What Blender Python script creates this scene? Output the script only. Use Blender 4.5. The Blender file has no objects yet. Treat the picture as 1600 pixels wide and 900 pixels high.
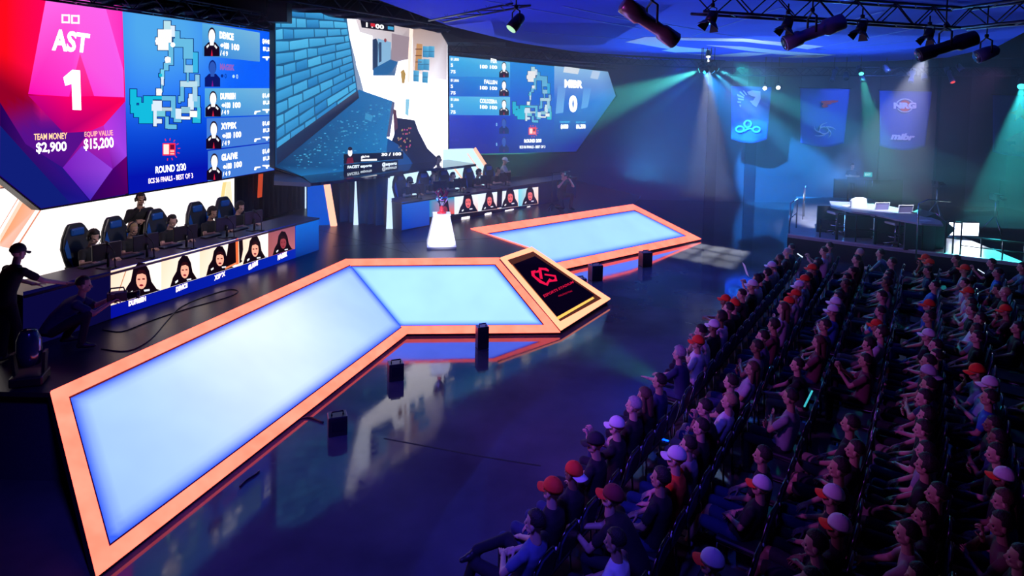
import bpy, bmesh, math, random
from mathutils import Vector, Matrix, Euler, Quaternion
random.seed(7)
R = math.radians
sc = bpy.context.scene
COL = sc.collection

# ------------------------------------------------------------------ camera
F, CX, CY, H = 1000.0, 800.0, 207.0, 5.0
cam_d = bpy.data.cameras.new('camera')
cam_d.sensor_fit = 'HORIZONTAL'; cam_d.sensor_width = 36.0
cam_d.lens = 36.0 * F / 1600.0
cam_d.shift_y = -(450.0 - CY) / 1600.0
cam_d.clip_start = 0.1; cam_d.clip_end = 300
cam = bpy.data.objects.new('camera', cam_d); COL.objects.link(cam)
CR = Matrix.Rotation(math.pi/2 - R(3.4), 3, 'X') @ Matrix.Rotation(R(1.15), 3, 'Z')
cam.matrix_world = Matrix.Translation((0, 0, H)) @ CR.to_4x4()
sc.camera = cam

# ------------------------------------------------------------------ world, colour, exposure
w = bpy.data.worlds.new('world'); sc.world = w; w.use_nodes = True
w.node_tree.nodes['Background'].inputs[0].default_value = (0.0008, 0.001, 0.008, 1)
w.node_tree.nodes['Background'].inputs[1].default_value = 1.0
sc.view_settings.view_transform = 'Standard'; sc.view_settings.look = 'None'
sc.view_settings.exposure = 0.0; sc.view_settings.gamma = 1.0
sc.view_settings.use_curve_mapping = False
sc.cycles.max_bounces = 5; sc.cycles.diffuse_bounces = 2; sc.cycles.glossy_bounces = 3
sc.cycles.volume_bounces = 0; sc.cycles.transparent_max_bounces = 6
sc.cycles.use_denoising = True
sc.cycles.sample_clamp_indirect = 3.0
sc.cycles.caustics_reflective = False; sc.cycles.caustics_refractive = False

# ------------------------------------------------------------------ geometry helpers: a photo pixel meets a real plane
def ray(px, py):
    return CR @ Vector(((px-CX)/F, -(py-CY)/F, -1.0))
EYE = Vector((0, 0, H))
def P(px, py, z):
    d = ray(px, py); return EYE + d*((z-H)/d.z)
class Plane:                     # vertical plane through (x,y) along direction (dx,dy)
    def __init__(s, x, y, dx, dy):
        l = math.hypot(dx, dy); s.o = Vector((x, y, 0)); s.d = Vector((dx/l, dy/l, 0))
        s.n = Vector((dy/l, -dx/l, 0))          # faces right of the direction: towards the hall
        if (EYE - s.o).dot(s.n) < 0: s.n = -s.n
    def at(s, px, py, off=0.0):
        d = ray(px, py); o = s.o + s.n*off
        return EYE + d*((o-EYE).dot(s.n)/d.dot(s.n))
    def rot(s):                  # matrix: X along d, Z up, -Y along n
        return Matrix((s.d, -s.n, Vector((0, 0, 1)))).transposed()
def DP(px, py, y):               # point on the ray at depth y
    d = ray(px, py); return EYE + d*(y/d.y)

def lin(c):
    return tuple((v/255.0/12.92 if v/255.0 <= .04045 else ((v/255.0+.055)/1.055)**2.4) for v in c)

# ------------------------------------------------------------------ lights added to the hall
def light(name, kind, loc, target, energy, color, **k):
    d = bpy.data.lights.new(name, kind); d.energy = energy; d.color = color
    for a, v in k.items(): setattr(d, a, v)
    o = bpy.data.objects.new(name, d); COL.objects.link(o); o.location = loc
    o.rotation_euler = (Vector(target)-Vector(loc)).to_track_quat('-Z', 'Y').to_euler()
    return o
# stage wash added without fixtures: blue on the concrete, violet-pink on the audience, teal at the back
def area(name, loc, tgt, e, c, sz):
    o = light(name, 'AREA', loc, tgt, e, c, shape='DISK', size=sz); return o
def spot(name, loc, tgt, e, c, ang, blend=.5, size=.05):
    return light(name, 'SPOT', loc, tgt, e, c, spot_size=R(ang), spot_blend=blend, shadow_soft_size=size)
# blue washes on the concrete, added, no lamp modelled
spot('added_blue_wash', (-1.0, 2.0, 8.0), (-1.6, 8.3, 0), 3000, (.075, .05, 1.0), 66, 1, .5)
spot('added_blue_wash', (5.5, 21.0, 6.3), (4.2, 16.0, 0), 1800, (.0, .04, 1.0), 64, 1, .4)
# violet side light on the audience, added, no fixtures built
spot('added_violet_wash', (-5.5, 5.5, 6.2), (6.0, 10.8, 0.8), 1500, (.55, .10, 1.0), 56, .8, .4)
spot('added_violet_wash', (8.0, 24.0, 5.6), (7.5, 14.5, .8), 260, (.66, .14, 1.0), 60, .9, .4)
# back wall and banners
spot('added_team_key', (-1.5, 9.5, 6.3), (-7.2, 12.8, 2.2), 700, (1, .85, .85), 50, .8, .4)  # key spot added to brighten the near team
spot('added_team_key', (3.5, 15.5, 6.3), (-1.5, 20.5, 2.2), 600, (.75, .95, 1), 44, .8, .4)  # key spot added to brighten the far team
spot('added_curtain_wash', (-2.0, 10.5, 6.3), (-3.4, 17.0, 1.3), 2200, (.02, .22, 1.0), 56, 1, .3)  # blue spot added to tint the curtain and deck
area('added_blue_back_wash', (4.6, 27.5, 1.0), (6.8, 31, 4.2), 70, (.01, .06, 1.0), 1.2)
spot('banner_wash', (9.5, 24.0, 6.4), (9.5, 29, 4.5), 1500, (.13, .28, 1.0), 70, .8, .3)
spot('banner_wash', (15.5, 24.0, 6.4), (15.5, 29, 4.3), 1600, (.16, .28, 1.0), 70, .8, .3)
spot('added_wine_back_wash', (19.0, 25.0, 6.4), (18.8, 31, 2.8), 400, (.8, .3, 1.0), 70, .8, .3)
# added unseen uplights that colour the hanging ceiling cloud
spot('added_ceiling_wash', (5.0, 26.5, 1.0), (8.0, 21.0, 6.8), 2600, (.06, .42, 1.0), 100, 1, .6)
spot('added_ceiling_wash', (6.2, 17.0, 4.4), (8.2, 21.0, 6.8), 1100, (.55, .72, 1.0), 62, 1, .3)  # spot added to brighten the white gobo shapes
spot('added_ceiling_wash', (14.0, 27.0, 1.5), (10.5, 18.0, 6.8), 2000, (.08, .32, 1.0), 85, 1, .6)
spot('added_ceiling_wash', (-3.0, 16.0, 2.2), (1.0, 14.0, 6.8), 260, (.02, .10, 1.0), 100, 1, .6)
spot('added_plinth_key', (-3.2, 7.0, 6.4), (-1.7, 15.6, 1.7), 9000, (1, .97, 1), 7, .4, .05)  # narrow white spot added to make the plinth bright
# ------------------------------------------------------------------ materials
MATS = {}
def mat(name, col, rough=.6, metal=0.0, emit=None, estr=1.0, bump=0.0, bscale=60, noise=0.0, nscale=8, spec=None, coat=0.0):
    if name in MATS: return MATS[name]
    m = bpy.data.materials.new(name); m.use_nodes = True
    nt = m.node_tree; b = nt.nodes['Principled BSDF']
    b.inputs['Base Color'].default_value = (*col[:3], 1)
    b.inputs['Roughness'].default_value = rough; b.inputs['Metallic'].default_value = metal
    if spec is not None: b.inputs['Specular IOR Level'].default_value = spec
    if coat: b.inputs['Coat Weight'].default_value = coat; b.inputs['Coat Roughness'].default_value = .1
    if emit:
        b.inputs['Emission Color'].default_value = (*emit, 1); b.inputs['Emission Strength'].default_value = estr
    if noise or bump:
        tc = nt.nodes.new('ShaderNodeTexCoord'); n = nt.nodes.new('ShaderNodeTexNoise')
        nt.links.new(tc.outputs['Object'], n.inputs['Vector']); n.inputs['Scale'].default_value = nscale if noise else bscale
        n.inputs['Detail'].default_value = 4
        if noise:
            mx = nt.nodes.new('ShaderNodeMix'); mx.data_type = 'RGBA'
            mx.inputs[6].default_value = (*[max(0, c*(1-noise)) for c in col[:3]], 1)
            mx.inputs[7].default_value = (*[c*(1+noise) for c in col[:3]], 1)
            nt.links.new(n.outputs['Fac'], mx.inputs[0]); nt.links.new(mx.outputs[2], b.inputs['Base Color'])
        if bump:
            n2 = nt.nodes.new('ShaderNodeTexNoise'); n2.inputs['Scale'].default_value = bscale
            nt.links.new(tc.outputs['Object'], n2.inputs['Vector'])
            bp = nt.nodes.new('ShaderNodeBump'); bp.inputs['Strength'].default_value = bump; bp.inputs['Distance'].default_value = .02
            nt.links.new(n2.outputs['Fac'], bp.inputs['Height']); nt.links.new(bp.outputs['Normal'], b.inputs['Normal'])
    MATS[name] = m; return m
def screen_mat():                # a lit display: its picture is its emission
    m = bpy.data.materials.new('led_display'); m.use_nodes = True; nt = m.node_tree; nt.nodes.clear()
    o = nt.nodes.new('ShaderNodeOutputMaterial'); e = nt.nodes.new('ShaderNodeEmission')
    a = nt.nodes.new('ShaderNodeVertexColor'); a.layer_name = 'Col'
    nt.links.new(a.outputs['Color'], e.inputs['Color']); nt.links.new(e.outputs[0], o.inputs['Surface'])
    return m
SCR = screen_mat()
BLK = mat('black_paint', (.012, .012, .018), .45, noise=.4)
BLKM = mat('black_metal', (.02, .02, .03), .35, .6)
CHROME = mat('chrome_tube', (.7, .72, .75), .16, 1.0)
STEEL = mat('dark_chrome_tube', (.10, .11, .13), .28, 1.0)
TRUSSM = mat('truss_metal', (.035, .04, .07), .4, .8)
DECKM = mat('stage_deck_black', (.022, .02, .032), .33, noise=.5, nscale=3, bump=.06, bscale=25)
DARKF = mat('dark_fascia', (.01, .01, .02), .5)
WHITEM = mat('white_laminate', (.8, .8, .82), .4, noise=.03)
PLAST = mat('black_plastic', (.014, .014, .018), .4, noise=.3)

# ------------------------------------------------------------------ objects
def tag(o, label=None, cat=None, group=None, kind=None):
    if label: o['label'] = label
    if cat: o['category'] = cat
    if group: o['group'] = group
    if kind: o['kind'] = kind
    return o
def empty(name, loc, rz=0.0):
    o = bpy.data.objects.new(name, None); COL.objects.link(o); o.location = loc; o.rotation_euler = (0, 0, rz)
    o.empty_display_size = .2
    return o
class MB:
    def __init__(s): s.v = []; s.f = []; s.m = []; s.c = []; s.mi = 0; s.sm = []
    def add(s, vs, fs, smooth=False):
        b = len(s.v); s.v += [tuple(x) for x in vs]
        for f in fs: s.f.append([b+i for i in f]); s.m.append(s.mi); s.sm.append(smooth)
        return s
    def box(s, c, sz, M=None):
        x, y, z = sz[0]/2, sz[1]/2, sz[2]/2; c = Vector(c)
        vs = [Vector(p) for p in ((-x,-y,-z),(x,-y,-z),(x,y,-z),(-x,y,-z),(-x,-y,z),(x,-y,z),(x,y,z),(-x,y,z))]
        if M is not None: vs = [M @ v for v in vs]
        return s.add([v+c for v in vs], [(0,3,2,1),(4,5,6,7),(0,1,5,4),(1,2,6,5),(2,3,7,6),(3,0,4,7)])
    def prism(s, pts, dz):       # polygon of 3D points extruded by vector dz
        dz = Vector(dz); n = len(pts); a = [Vector(p) for p in pts]; b = [p+dz for p in a]
        nrm = Vector((0,0,0))
        for i in range(n): nrm += a[i].cross(a[(i+1) % n])
        if nrm.dot(dz) < 0: a, b = b, a
        fs = [tuple(reversed(range(n))), tuple(range(n, 2*n))] + [(i, (i+1) % n, n+(i+1) % n, n+i) for i in range(n)]
        return s.add(a+b, fs)
    def quad(s, pts): return s.add(pts, [tuple(range(len(pts)))])
    def tube(s, pts, r, n=8, closed=False, cap=True):
        pts = [Vector(p) for p in pts]; rs = r if isinstance(r, (list, tuple)) else [r]*len(pts)
        vs = []; fs = []; k = len(pts); up = None
        for i, p in enumerate(pts):
            if closed: t = pts[(i+1) % k]-pts[i-1]
            else: t = pts[min(i+1, k-1)]-pts[max(i-1, 0)]
            t.normalize()
            if up is None: up = t.orthogonal().normalized()
            up = (up - t*up.dot(t)); up = up.normalized() if up.length > 1e-5 else t.orthogonal().normalized()
            sd = t.cross(up)
            for j in range(n):
                a = 2*math.pi*j/n; vs.append(p + (up*math.cos(a)+sd*math.sin(a))*rs[i])
        for i in range(k if closed else k-1):
            for j in range(n):
                a, b = i*n+j, i*n+(j+1) % n; c, d = ((i+1) % k)*n+(j+1) % n, ((i+1) % k)*n+j
                fs.append((a, b, c, d))
        if cap and not closed: fs += [tuple(reversed(range(n))), tuple(range((k-1)*n, k*n))]
        return s.add(vs, fs, True)
    def lathe(s, prof, n=16, M=None, c=(0,0,0)):   # prof: (radius, z)
        vs = []; fs = []; c = Vector(c)
        for (r, z) in prof:
            for j in range(n):
                a = 2*math.pi*j/n; v = Vector((r*math.cos(a), r*math.sin(a), z))
                vs.append((M @ v if M is not None else v)+c)
        for i in range(len(prof)-1):
            for j in range(n): fs.append((i*n+j, i*n+(j+1) % n, (i+1)*n+(j+1) % n, (i+1)*n+j))
        fs += [tuple(reversed(range(n))), tuple(range((len(prof)-1)*n, len(prof)*n))]
        return s.add(vs, fs, True)
    def ell(s, c, r, nu=16, nv=10, M=None):
        prof = [(max(1e-3, math.sin(math.pi*i/nv)), -math.cos(math.pi*i/nv)) for i in range(nv+1)]
        c = Vector(c); vs = []; fs = []
        for (q, z) in prof:
            for j in range(nu):
                a = 2*math.pi*j/nu; v = Vector((q*math.cos(a)*r[0], q*math.sin(a)*r[1], z*r[2]))
                vs.append((M @ v if M is not None else v)+c)
        for i in range(nv):
            for j in range(nu): fs.append((i*nu+j, i*nu+(j+1) % nu, (i+1)*nu+(j+1) % nu, (i+1)*nu+j))
        fs += [tuple(reversed(range(nu))), tuple(range(nv*nu, (nv+1)*nu))]
        return s.add(vs, fs, True)
    def mesh(s, name, mats):
        me = bpy.data.meshes.new(name); me.from_pydata(s.v, [], s.f)
        for m in (mats if isinstance(mats, (list, tuple)) else [mats]): me.materials.append(m)
        me.polygons.foreach_set('material_index', s.m); me.polygons.foreach_set('use_smooth', s.sm)
        me.update(); return me
    def build(s, name, mats, parent=None, loc=None):
        o = bpy.data.objects.new(name, s.mesh(name, mats)); COL.objects.link(o)
        if parent is not None: o.parent = parent; o.matrix_parent_inverse = Matrix.Identity(4)
        if loc is not None: o.location = loc
        return o
def localise(o, origin):         # move the mesh so that the object's origin stands at its base
    o.data.transform(Matrix.Translation(-Vector(origin))); o.location = origin; return o
def world_child(o, parent):      # parent a mesh built in world space to an Empty standing elsewhere
    o.parent = parent; o.matrix_parent_inverse = Matrix.LocRotScale(parent.location, parent.rotation_euler, None).inverted()
    return o
def kids(o):
    return [c for c in bpy.data.objects if c.parent == o]
def copy_tree(o, parent=None, cache={}):
    c = o.copy(); COL.objects.link(c)
    if parent is not None: c.parent = parent
    key = o.name
    if key not in cache: cache[key] = [k for k in kids(o)]
    for k in cache[key]: copy_tree(k, c)
    return c
def bev(o, wdt=.008, seg=2):
    m = o.modifiers.new('soft_edges', 'BEVEL'); m.width = wdt; m.segments = seg; m.limit_method = 'ANGLE'; return o

class Scr:                       # picture of a lit display, composed of flat shapes on the display's own plane
    def __init__(s, plane, base=0.0): s.p = plane; s.v = []; s.f = []; s.col = []; s.base = base
    def pt(s, x, y, k): return s.p.at(x, y, s.base + k*.003)
    def poly(s, pts, cols, k=1, g=1.0):
        if not isinstance(cols[0], (tuple, list)): cols = [cols]*len(pts)
        b = len(s.v); s.v += [tuple(s.pt(x, y, k)) for x, y in pts]; s.f.append([b+i for i in range(len(pts))])
        s.col.append([tuple(c*g for c in lin(q)) for q in cols]); return s
    def rect(s, x0, y0, x1, y1, col, k=1, g=1.0, sl=0.0, sr=None):   # slope sl moves the right side
        return s.poly([(x0, y0), (x1, y0+sl), (x1, y1+(sl if sr is None else sr)), (x0, y1)], col, k, g)
    def grid(s, c4, n, m, fn, k=0):   # fn(u,v) -> linear colour
        def bl(u, v):
            a, b, c, d = c4; return tuple((a[i]*(1-u)+b[i]*u)*(1-v)+(d[i]*(1-u)+c[i]*u)*v for i in (0, 1))
        for i in range(n):
            for j in range(m):
                uv = [(i/n, j/m), ((i+1)/n, j/m), ((i+1)/n, (j+1)/m), (i/n, (j+1)/m)]
                b = len(s.v); s.v += [tuple(s.pt(*bl(*q), k)) for q in uv]; s.f.append([b, b+1, b+2, b+3]); s.col.append([fn(*q) for q in uv])
        return s
    def ell(s, cx, cy, rx, ry, col, k=2, g=1.0, n=16):
        return s.poly([(cx+rx*math.cos(2*math.pi*i/n), cy+ry*math.sin(2*math.pi*i/n)) for i in range(n)], col, k, g)
    def text(s, txt, c4, col, k=3, g=1.0, bold=.03, italic=0.0):
        """write txt inside the pixel quad c4 (tl, tr, br, bl)"""
        vs, fs = glyphs(txt, bold)
        if not vs: return s
        x0 = min(v[0] for v in vs); x1 = max(v[0] for v in vs); y0 = min(v[1] for v in vs); y1 = max(v[1] for v in vs)
        a, b_, c, d = c4; base = len(s.v)
        for x, y in vs:
            v = 1-(y-y0)/(y1-y0); u = (x-x0+italic*(y-y0))/(x1-x0+italic*(y1-y0))
            q = tuple((a[i]*(1-u)+b_[i]*u)*(1-v)+(d[i]*(1-u)+c[i]*u)*v for i in (0, 1))
            s.v.append(tuple(s.pt(*q, k)))
        lc = tuple(z*g for z in lin(col))
        for f in fs: s.f.append([base+i for i in f]); s.col.append([lc]*len(f))
        return s
    def build(s, name, parent=None, m=None):
        me = bpy.data.meshes.new(name); me.from_pydata(s.v, [], s.f); me.materials.append(m or SCR)
        ca = me.color_attributes.new('Col', 'FLOAT_COLOR', 'CORNER')
        flat = []
        for cs in s.col:
            for c in cs: flat += [c[0], c[1], c[2], 1.0]
        ca.data.foreach_set('color', flat); me.update()
        o = bpy.data.objects.new(name, me); COL.objects.link(o)
        if parent is not None: world_child(o, parent)
        return o
_G = {}
def glyphs(txt, bold=.03):
    key = (txt, bold)
    if key in _G: return _G[key]
    cu = bpy.data.curves.new('txt', 'FONT'); cu.body = txt; cu.offset = bold; cu.resolution_u = 3
    o = bpy.data.objects.new('txt', cu); COL.objects.link(o)
    dg = bpy.context.evaluated_depsgraph_get(); dg.update()
    me = o.evaluated_get(dg).to_mesh()
    r = ([(v.co.x, v.co.y) for v in me.vertices], [tuple(p.vertices) for p in me.polygons])
    o.evaluated_get(dg).to_mesh_clear(); bpy.data.objects.remove(o); bpy.data.curves.remove(cu)
    _G[key] = r; return r
def mixc(a, b, t):
    t = max(0, min(1, t)); return tuple(x*(1-t)+y*t for x, y in zip(a, b))
# ------------------------------------------------------------------ hall shell
ZD = 1.2                         # height of the stage deck
def concrete():
    m = bpy.data.materials.new('polished_concrete'); m.use_nodes = True; nt = m.node_tree; b = nt.nodes['Principled BSDF']
    tc = nt.nodes.new('ShaderNodeTexCoord'); n1 = nt.nodes.new('ShaderNodeTexNoise'); n1.inputs['Scale'].default_value = .7; n1.inputs['Detail'].default_value = 6
    n2 = nt.nodes.new('ShaderNodeTexNoise'); n2.inputs['Scale'].default_value = 9; n2.inputs['Detail'].default_value = 5
    for n in (n1, n2): nt.links.new(tc.outputs['Object'], n.inputs['Vector'])
    r1 = nt.nodes.new('ShaderNodeValToRGB'); r1.color_ramp.elements[0].color = (.05, .05, .055, 1); r1.color_ramp.elements[1].color = (.12, .12, .125, 1)
    r1.color_ramp.elements[0].position = .3; r1.color_ramp.elements[1].position = .75
    nt.links.new(n1.outputs['Fac'], r1.inputs['Fac']); nt.links.new(r1.outputs['Color'], b.inputs['Base Color'])
    r2 = nt.nodes.new('ShaderNodeMapRange'); r2.inputs['To Min'].default_value = .03; r2.inputs['To Max'].default_value = .12
    mx = nt.nodes.new('ShaderNodeMath'); mx.operation = 'MULTIPLY'
    nt.links.new(n1.outputs['Fac'], mx.inputs[0]); nt.links.new(n2.outputs['Fac'], mx.inputs[1]); nt.links.new(mx.outputs[0], r2.inputs['Value'])
    r2.inputs['From Min'].default_value = .1; r2.inputs['From Max'].default_value = .45
    nt.links.new(r2.outputs[0], b.inputs['Roughness'])
    bp = nt.nodes.new('ShaderNodeBump'); bp.inputs['Strength'].default_value = .05; bp.inputs['Distance'].default_value = .02
    nt.links.new(n1.outputs['Fac'], bp.inputs['Height']); nt.links.new(bp.outputs['Normal'], b.inputs['Normal'])
    b.inputs['Specular IOR Level'].default_value = .42
    return m
CONC = concrete()
WX0, WX1, WY0, WY1, WZ = -16.0, 24.0, -4.0, 31.0, 10.0
def struct(name, mb, m, kind='structure'):
    o = mb.build(name, m); o['kind'] = kind; return o
struct('floor', MB().box(((WX0+WX1)/2, (WY0+WY1)/2, -.1), (WX1-WX0, WY1-WY0, .2)), CONC)
WALLM = mat('grey_wall_paint', (.075, .075, .10), .8, noise=.15, nscale=2, bump=.05)
DKW = mat('dark_wall_paint', (.018, .018, .035), .8, noise=.2)
struct('wall_back', MB().box(((WX0+WX1)/2, WY1+.1, WZ/2), (WX1-WX0+.4, .2, WZ)), WALLM)
struct('wall_left', MB().box((WX0-.1, (WY0+WY1)/2, WZ/2), (.2, WY1-WY0, WZ)), DKW)
struct('wall_right', MB().box((WX1+.1, (WY0+WY1)/2, WZ/2), (.2, WY1-WY0, WZ)), DKW)
struct('wall_front', MB().box(((WX0+WX1)/2, WY0-.1, WZ/2), (WX1-WX0+.4, .2, WZ)), DKW)
struct('ceiling', MB().box(((WX0+WX1)/2, (WY0+WY1)/2, WZ+.1), (WX1-WX0, WY1-WY0, .2)), DKW)
# floor joints: saw cuts in the slab
crk = MB()
for a, b in (((600, 685), (745, 712)), ((745, 712), (845, 728))):
    p, q = P(*a, .001), P(*b, .001); d = (q-p).normalized(); s = Vector((-d.y, d.x, 0))*.012
    crk.prism([p-s, q-s, q+s, p+s], (0, 0, .002))
struct('floor_joint', crk, mat('dark_joint', (.005, .005, .006), .7))
# back wall: dark columns, door recesses, panels
WB = Plane(0, WY1, 1, 0)
def wallbox(mb, x0, y0, x1, y1, t, z0=None, z1=None):
    a = WB.at(x0, y0); b = WB.at(x1, y1); z1 = a.z if z1 is None else z1; z0 = b.z if z0 is None else z0
    mb.box(((a.x+b.x)/2, WY1-t/2, (z0+z1)/2), (abs(b.x-a.x), t, z1-z0)); return mb
for i, (a, b) in enumerate(((1467, 1502), (1108, 1117), (1170, 1178))):
    struct('trim_%d' % (i+1), wallbox(MB(), a, 100, b, 300, .25 if i == 0 else .08, 0.0, 7.6), DKW)
struct('wall_upper_band', MB().box(((WX0+WX1)/2, WY1-.25, 8.6), (WX1-WX0, .5, 2.8)), DKW)
pan = mat('wine_wall_panel', (.07, .045, .095), .8, noise=.15)
pm = MB(); wallbox(pm, 1504, 176, 1572, 300, .06, .2); wallbox(pm, 1376, 172, 1464, 300, .06, .2)
struct('trim_4', pm, pan)
for i, (x0, y0, x1) in enumerate(((1303, 279, 1406), (1561, 282, 1625))):
    mb = MB(); wallbox(mb, x0, y0, x1, 340, .1, 0.0)
    d = struct('door_%d' % (i+1), mb, mat('door_black', (.006, .006, .010), .6))
    a = WB.at(x0, y0); b = WB.at(x1, y0)
    MB().box(((a.x+b.x)/2, WY1-.12, a.z/2), (.03, .05, a.z)).build('door_seam', BLKM, d)
    for s in (-.18, .18): MB().tube([((a.x+b.x)/2+s, WY1-.16, .9), ((a.x+b.x)/2+s, WY1-.16, 1.2)], .02).build('door_handle', CHROME, d)

# ------------------------------------------------------------------ raised stage deck
tl, tm, tr = P(78, 614, ZD), P(540, 406, ZD), P(780, 404, ZD)
lgt = P(825, 388, ZD); r0, r1 = P(735, 358, ZD), P(988, 320, ZD)
bl, bm, br = P(150, 903, .05), P(636, 522, .05), P(875, 520, .05)
lgb = P(952, 470, .05); r1b = P(1095, 374, .05); vb = Vector((1.0, 17.55, .05))
dl = P(0, 612, ZD); dl2 = dl + (dl-tl)*3
deck = [dl2, tl, tm, tr, lgt, r0, r1, Vector((5.0, 24.5, ZD)), Vector((2.5, 29.5, ZD)), Vector((-15.6, 29.5, ZD)), Vector((-15.6, dl2.y, ZD))]
dk = MB(); dk.prism([(p.x, p.y, ZD-.06) for p in deck], (0, 0, .06))
dko = struct('floor_stage', dk, DECKM); dko['label'] = 'black raised stage deck'
c0 = Vector((sum(p.x for p in deck)/len(deck), sum(p.y for p in deck)/len(deck), 0))
fb = MB(); ins = [(p.x+(c0.x-p.x)*.012, p.y+(c0.y-p.y)*.012, .0) for p in deck]; fb.prism(ins, (0, 0, ZD-.06))
struct('trim_stage_fascia', fb, mat('fascia_carpet', (.04, .04, .06), .9, noise=.3, nscale=30))
# deck seams
sm = MB()
for a, b in (((470, 352), (640, 396)), ((520, 385), (770, 372)), ((600, 350), (650, 404))):
    p, q = P(*a, ZD), P(*b, ZD); d = (q-p).normalized(); s = Vector((-d.y, d.x, 0))*.008
    sm.prism([p-s, q-s, q+s, p+s], (0, 0, .003))
struct('trim_stage_seam', sm, mat('seam', (.004, .004, .006), .4))

# ------------------------------------------------------------------ sloping light ramps round the stage
def emis(name, fn_nodes):
    m = bpy.data.materials.new(name); m.use_nodes = True; nt = m.node_tree; nt.nodes.clear()
    o = nt.nodes.new('ShaderNodeOutputMaterial'); e = nt.nodes.new('ShaderNodeEmission'); nt.links.new(e.outputs[0], o.inputs[0]); fn_nodes(nt, e); return m
def border_nodes(nt, e):
    tc = nt.nodes.new('ShaderNodeTexCoord'); n = nt.nodes.new('ShaderNodeTexNoise'); n.inputs['Scale'].default_value = 3.5
    nt.links.new(tc.outputs['Object'], n.inputs['Vector'])
    r = nt.nodes.new('ShaderNodeValToRGB'); r.color_ramp.elements[0].position = .3; r.color_ramp.elements[1].position = .7
    r.color_ramp.elements[0].color = (3.2, .34, .22, 1); r.color_ramp.elements[1].color = (3.6, .44, .30, 1)
    nt.links.new(n.outputs['Fac'], r.inputs[0]); nt.links.new(r.outputs[0], e.inputs[0]); e.inputs[1].default_value = 1.0
BORD = emis('orange_light_border', border_nodes)
def sub(p, q, t): return p + (q-p)*t
def light_ramp(name, label, corners, bw, fn, group=None, edges=(0, 1, 2, 3)):
    """corners: top-left, top-right, bottom-right, bottom-left in space; fn(u,v,e)->linear colour of the light panel"""
    a, b, c, d = [Vector(x) for x in corners]
    n = ((b-a).cross(d-a)).normalized()
    if n.z < 0: n = -n
    base = Vector(((c.x+d.x)/2, (c.y+d.y)/2, 0)); root = empty(name, base); tag(root, label, 'light panel', group)
    # body of the ramp: thick slab under the panel
    body = MB(); body.prism([a, b, c, d], n*-.09); o = body.build('ramp_body', BLK); world_child(o, root)
    # inset polygon: offset every edge inwards by bw (0 where no border)
    def off(pts, ws):
        k = len(pts); out = []
        for i in range(k):
            e0 = (pts[i]-pts[i-1]).normalized(); e1 = (pts[(i+1) % k]-pts[i]).normalized()
            m0 = n.cross(e0); m1 = n.cross(e1); cen = sum(pts, Vector())/k
            if m0.dot(cen-pts[i]) < 0: m0 = -m0
            if m1.dot(cen-pts[i]) < 0: m1 = -m1
            p0 = pts[i]+m0*ws[i-1]; p1 = pts[i]+m1*ws[i]
            # intersect line p0+e0*t with line p1+e1*s
            cr = e0.cross(e1); den = cr.dot(cr); t = ((p1-p0).cross(e1)).dot(cr)/den
            out.append(p0+e0*t)
        return out
    ws = [bw if i in edges else 0.0 for i in range(4)]
    q = off([a, b, c, d], ws)
    up = n*.006
    bd = MB(); pts = [a, b, c, d]
    for i in range(4):
        if i in edges:
            j = (i+1) % 4; bd.prism([pts[i]+up, pts[j]+up, q[j]+up, q[i]+up], n*.03)
    o = bd.build('light_border', BORD); world_child(o, root)
    q2 = off([a, b, c, d], [x+.03 if x else .006 for x in ws])
    me = bpy.data.meshes.new('light_surface'); N, M_ = 60, 24; v = []; f = []; col = []
    L = ((q2[1]-q2[0]).length+(q2[2]-q2[3]).length)/2; W = ((q2[3]-q2[0]).length+(q2[2]-q2[1]).length)/2
    for j in range(M_+1):
        for i in range(N+1):
            u, w_ = i/N, j/M_
            p = (q2[0]*(1-u)+q2[1]*u)*(1-w_)+(q2[3]*(1-u)+q2[2]*u)*w_; v.append(tuple(p+up))
            e = min(u*L, (1-u)*L, w_*W, (1-w_)*W); col.append(fn(u, w_, e))
    for j in range(M_):
        for i in range(N): f.append((j*(N+1)+i, j*(N+1)+i+1, (j+1)*(N+1)+i+1, (j+1)*(N+1)+i))
    me.from_pydata(v, [], f); me.materials.append(PANELM)
    ca = me.color_attributes.new('Col', 'FLOAT_COLOR', 'POINT')
    fl = []
    for x in col: fl += [*x, 1.0]
    ca.data.foreach_set('color', fl)
    o = bpy.data.objects.new('light_surface', me); COL.objects.link(o); world_child(o, root)
    return root
def panel_mat():
    m = bpy.data.materials.new('backlit_panel'); m.use_nodes = True; nt = m.node_tree; nt.nodes.clear()
    o = nt.nodes.new('ShaderNodeOutputMaterial'); e = nt.nodes.new('ShaderNodeEmission')
    a = nt.nodes.new('ShaderNodeVertexColor'); a.layer_name = 'Col'
    tc = nt.nodes.new('ShaderNodeTexCoord'); n = nt.nodes.new('ShaderNodeTexNoise'); n.inputs['Scale'].default_value = 1.1
    nt.links.new(tc.outputs['Object'], n.inputs['Vector'])
    mr = nt.nodes.new('ShaderNodeMapRange'); mr.inputs['To Min'].default_value = .88; mr.inputs['To Max'].default_value = 1.1
    nt.links.new(n.outputs['Fac'], mr.inputs['Value'])
    nt.links.new(a.outputs['Color'], e.inputs['Color']); nt.links.new(mr.outputs[0], e.inputs['Strength']); nt.links.new(e.outputs[0], o.inputs['Surface'])
    return m
PANELM = panel_mat()
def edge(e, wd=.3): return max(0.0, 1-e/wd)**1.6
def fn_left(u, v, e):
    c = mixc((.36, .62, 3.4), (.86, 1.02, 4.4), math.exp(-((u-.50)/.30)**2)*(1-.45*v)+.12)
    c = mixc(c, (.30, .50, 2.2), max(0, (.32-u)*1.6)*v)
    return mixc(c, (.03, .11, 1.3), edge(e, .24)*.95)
def fn_mid(u, v, e): return mixc((.50, .92, 5.5), (.03, .18, 3.0), edge(e, .16)*.9)
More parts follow.
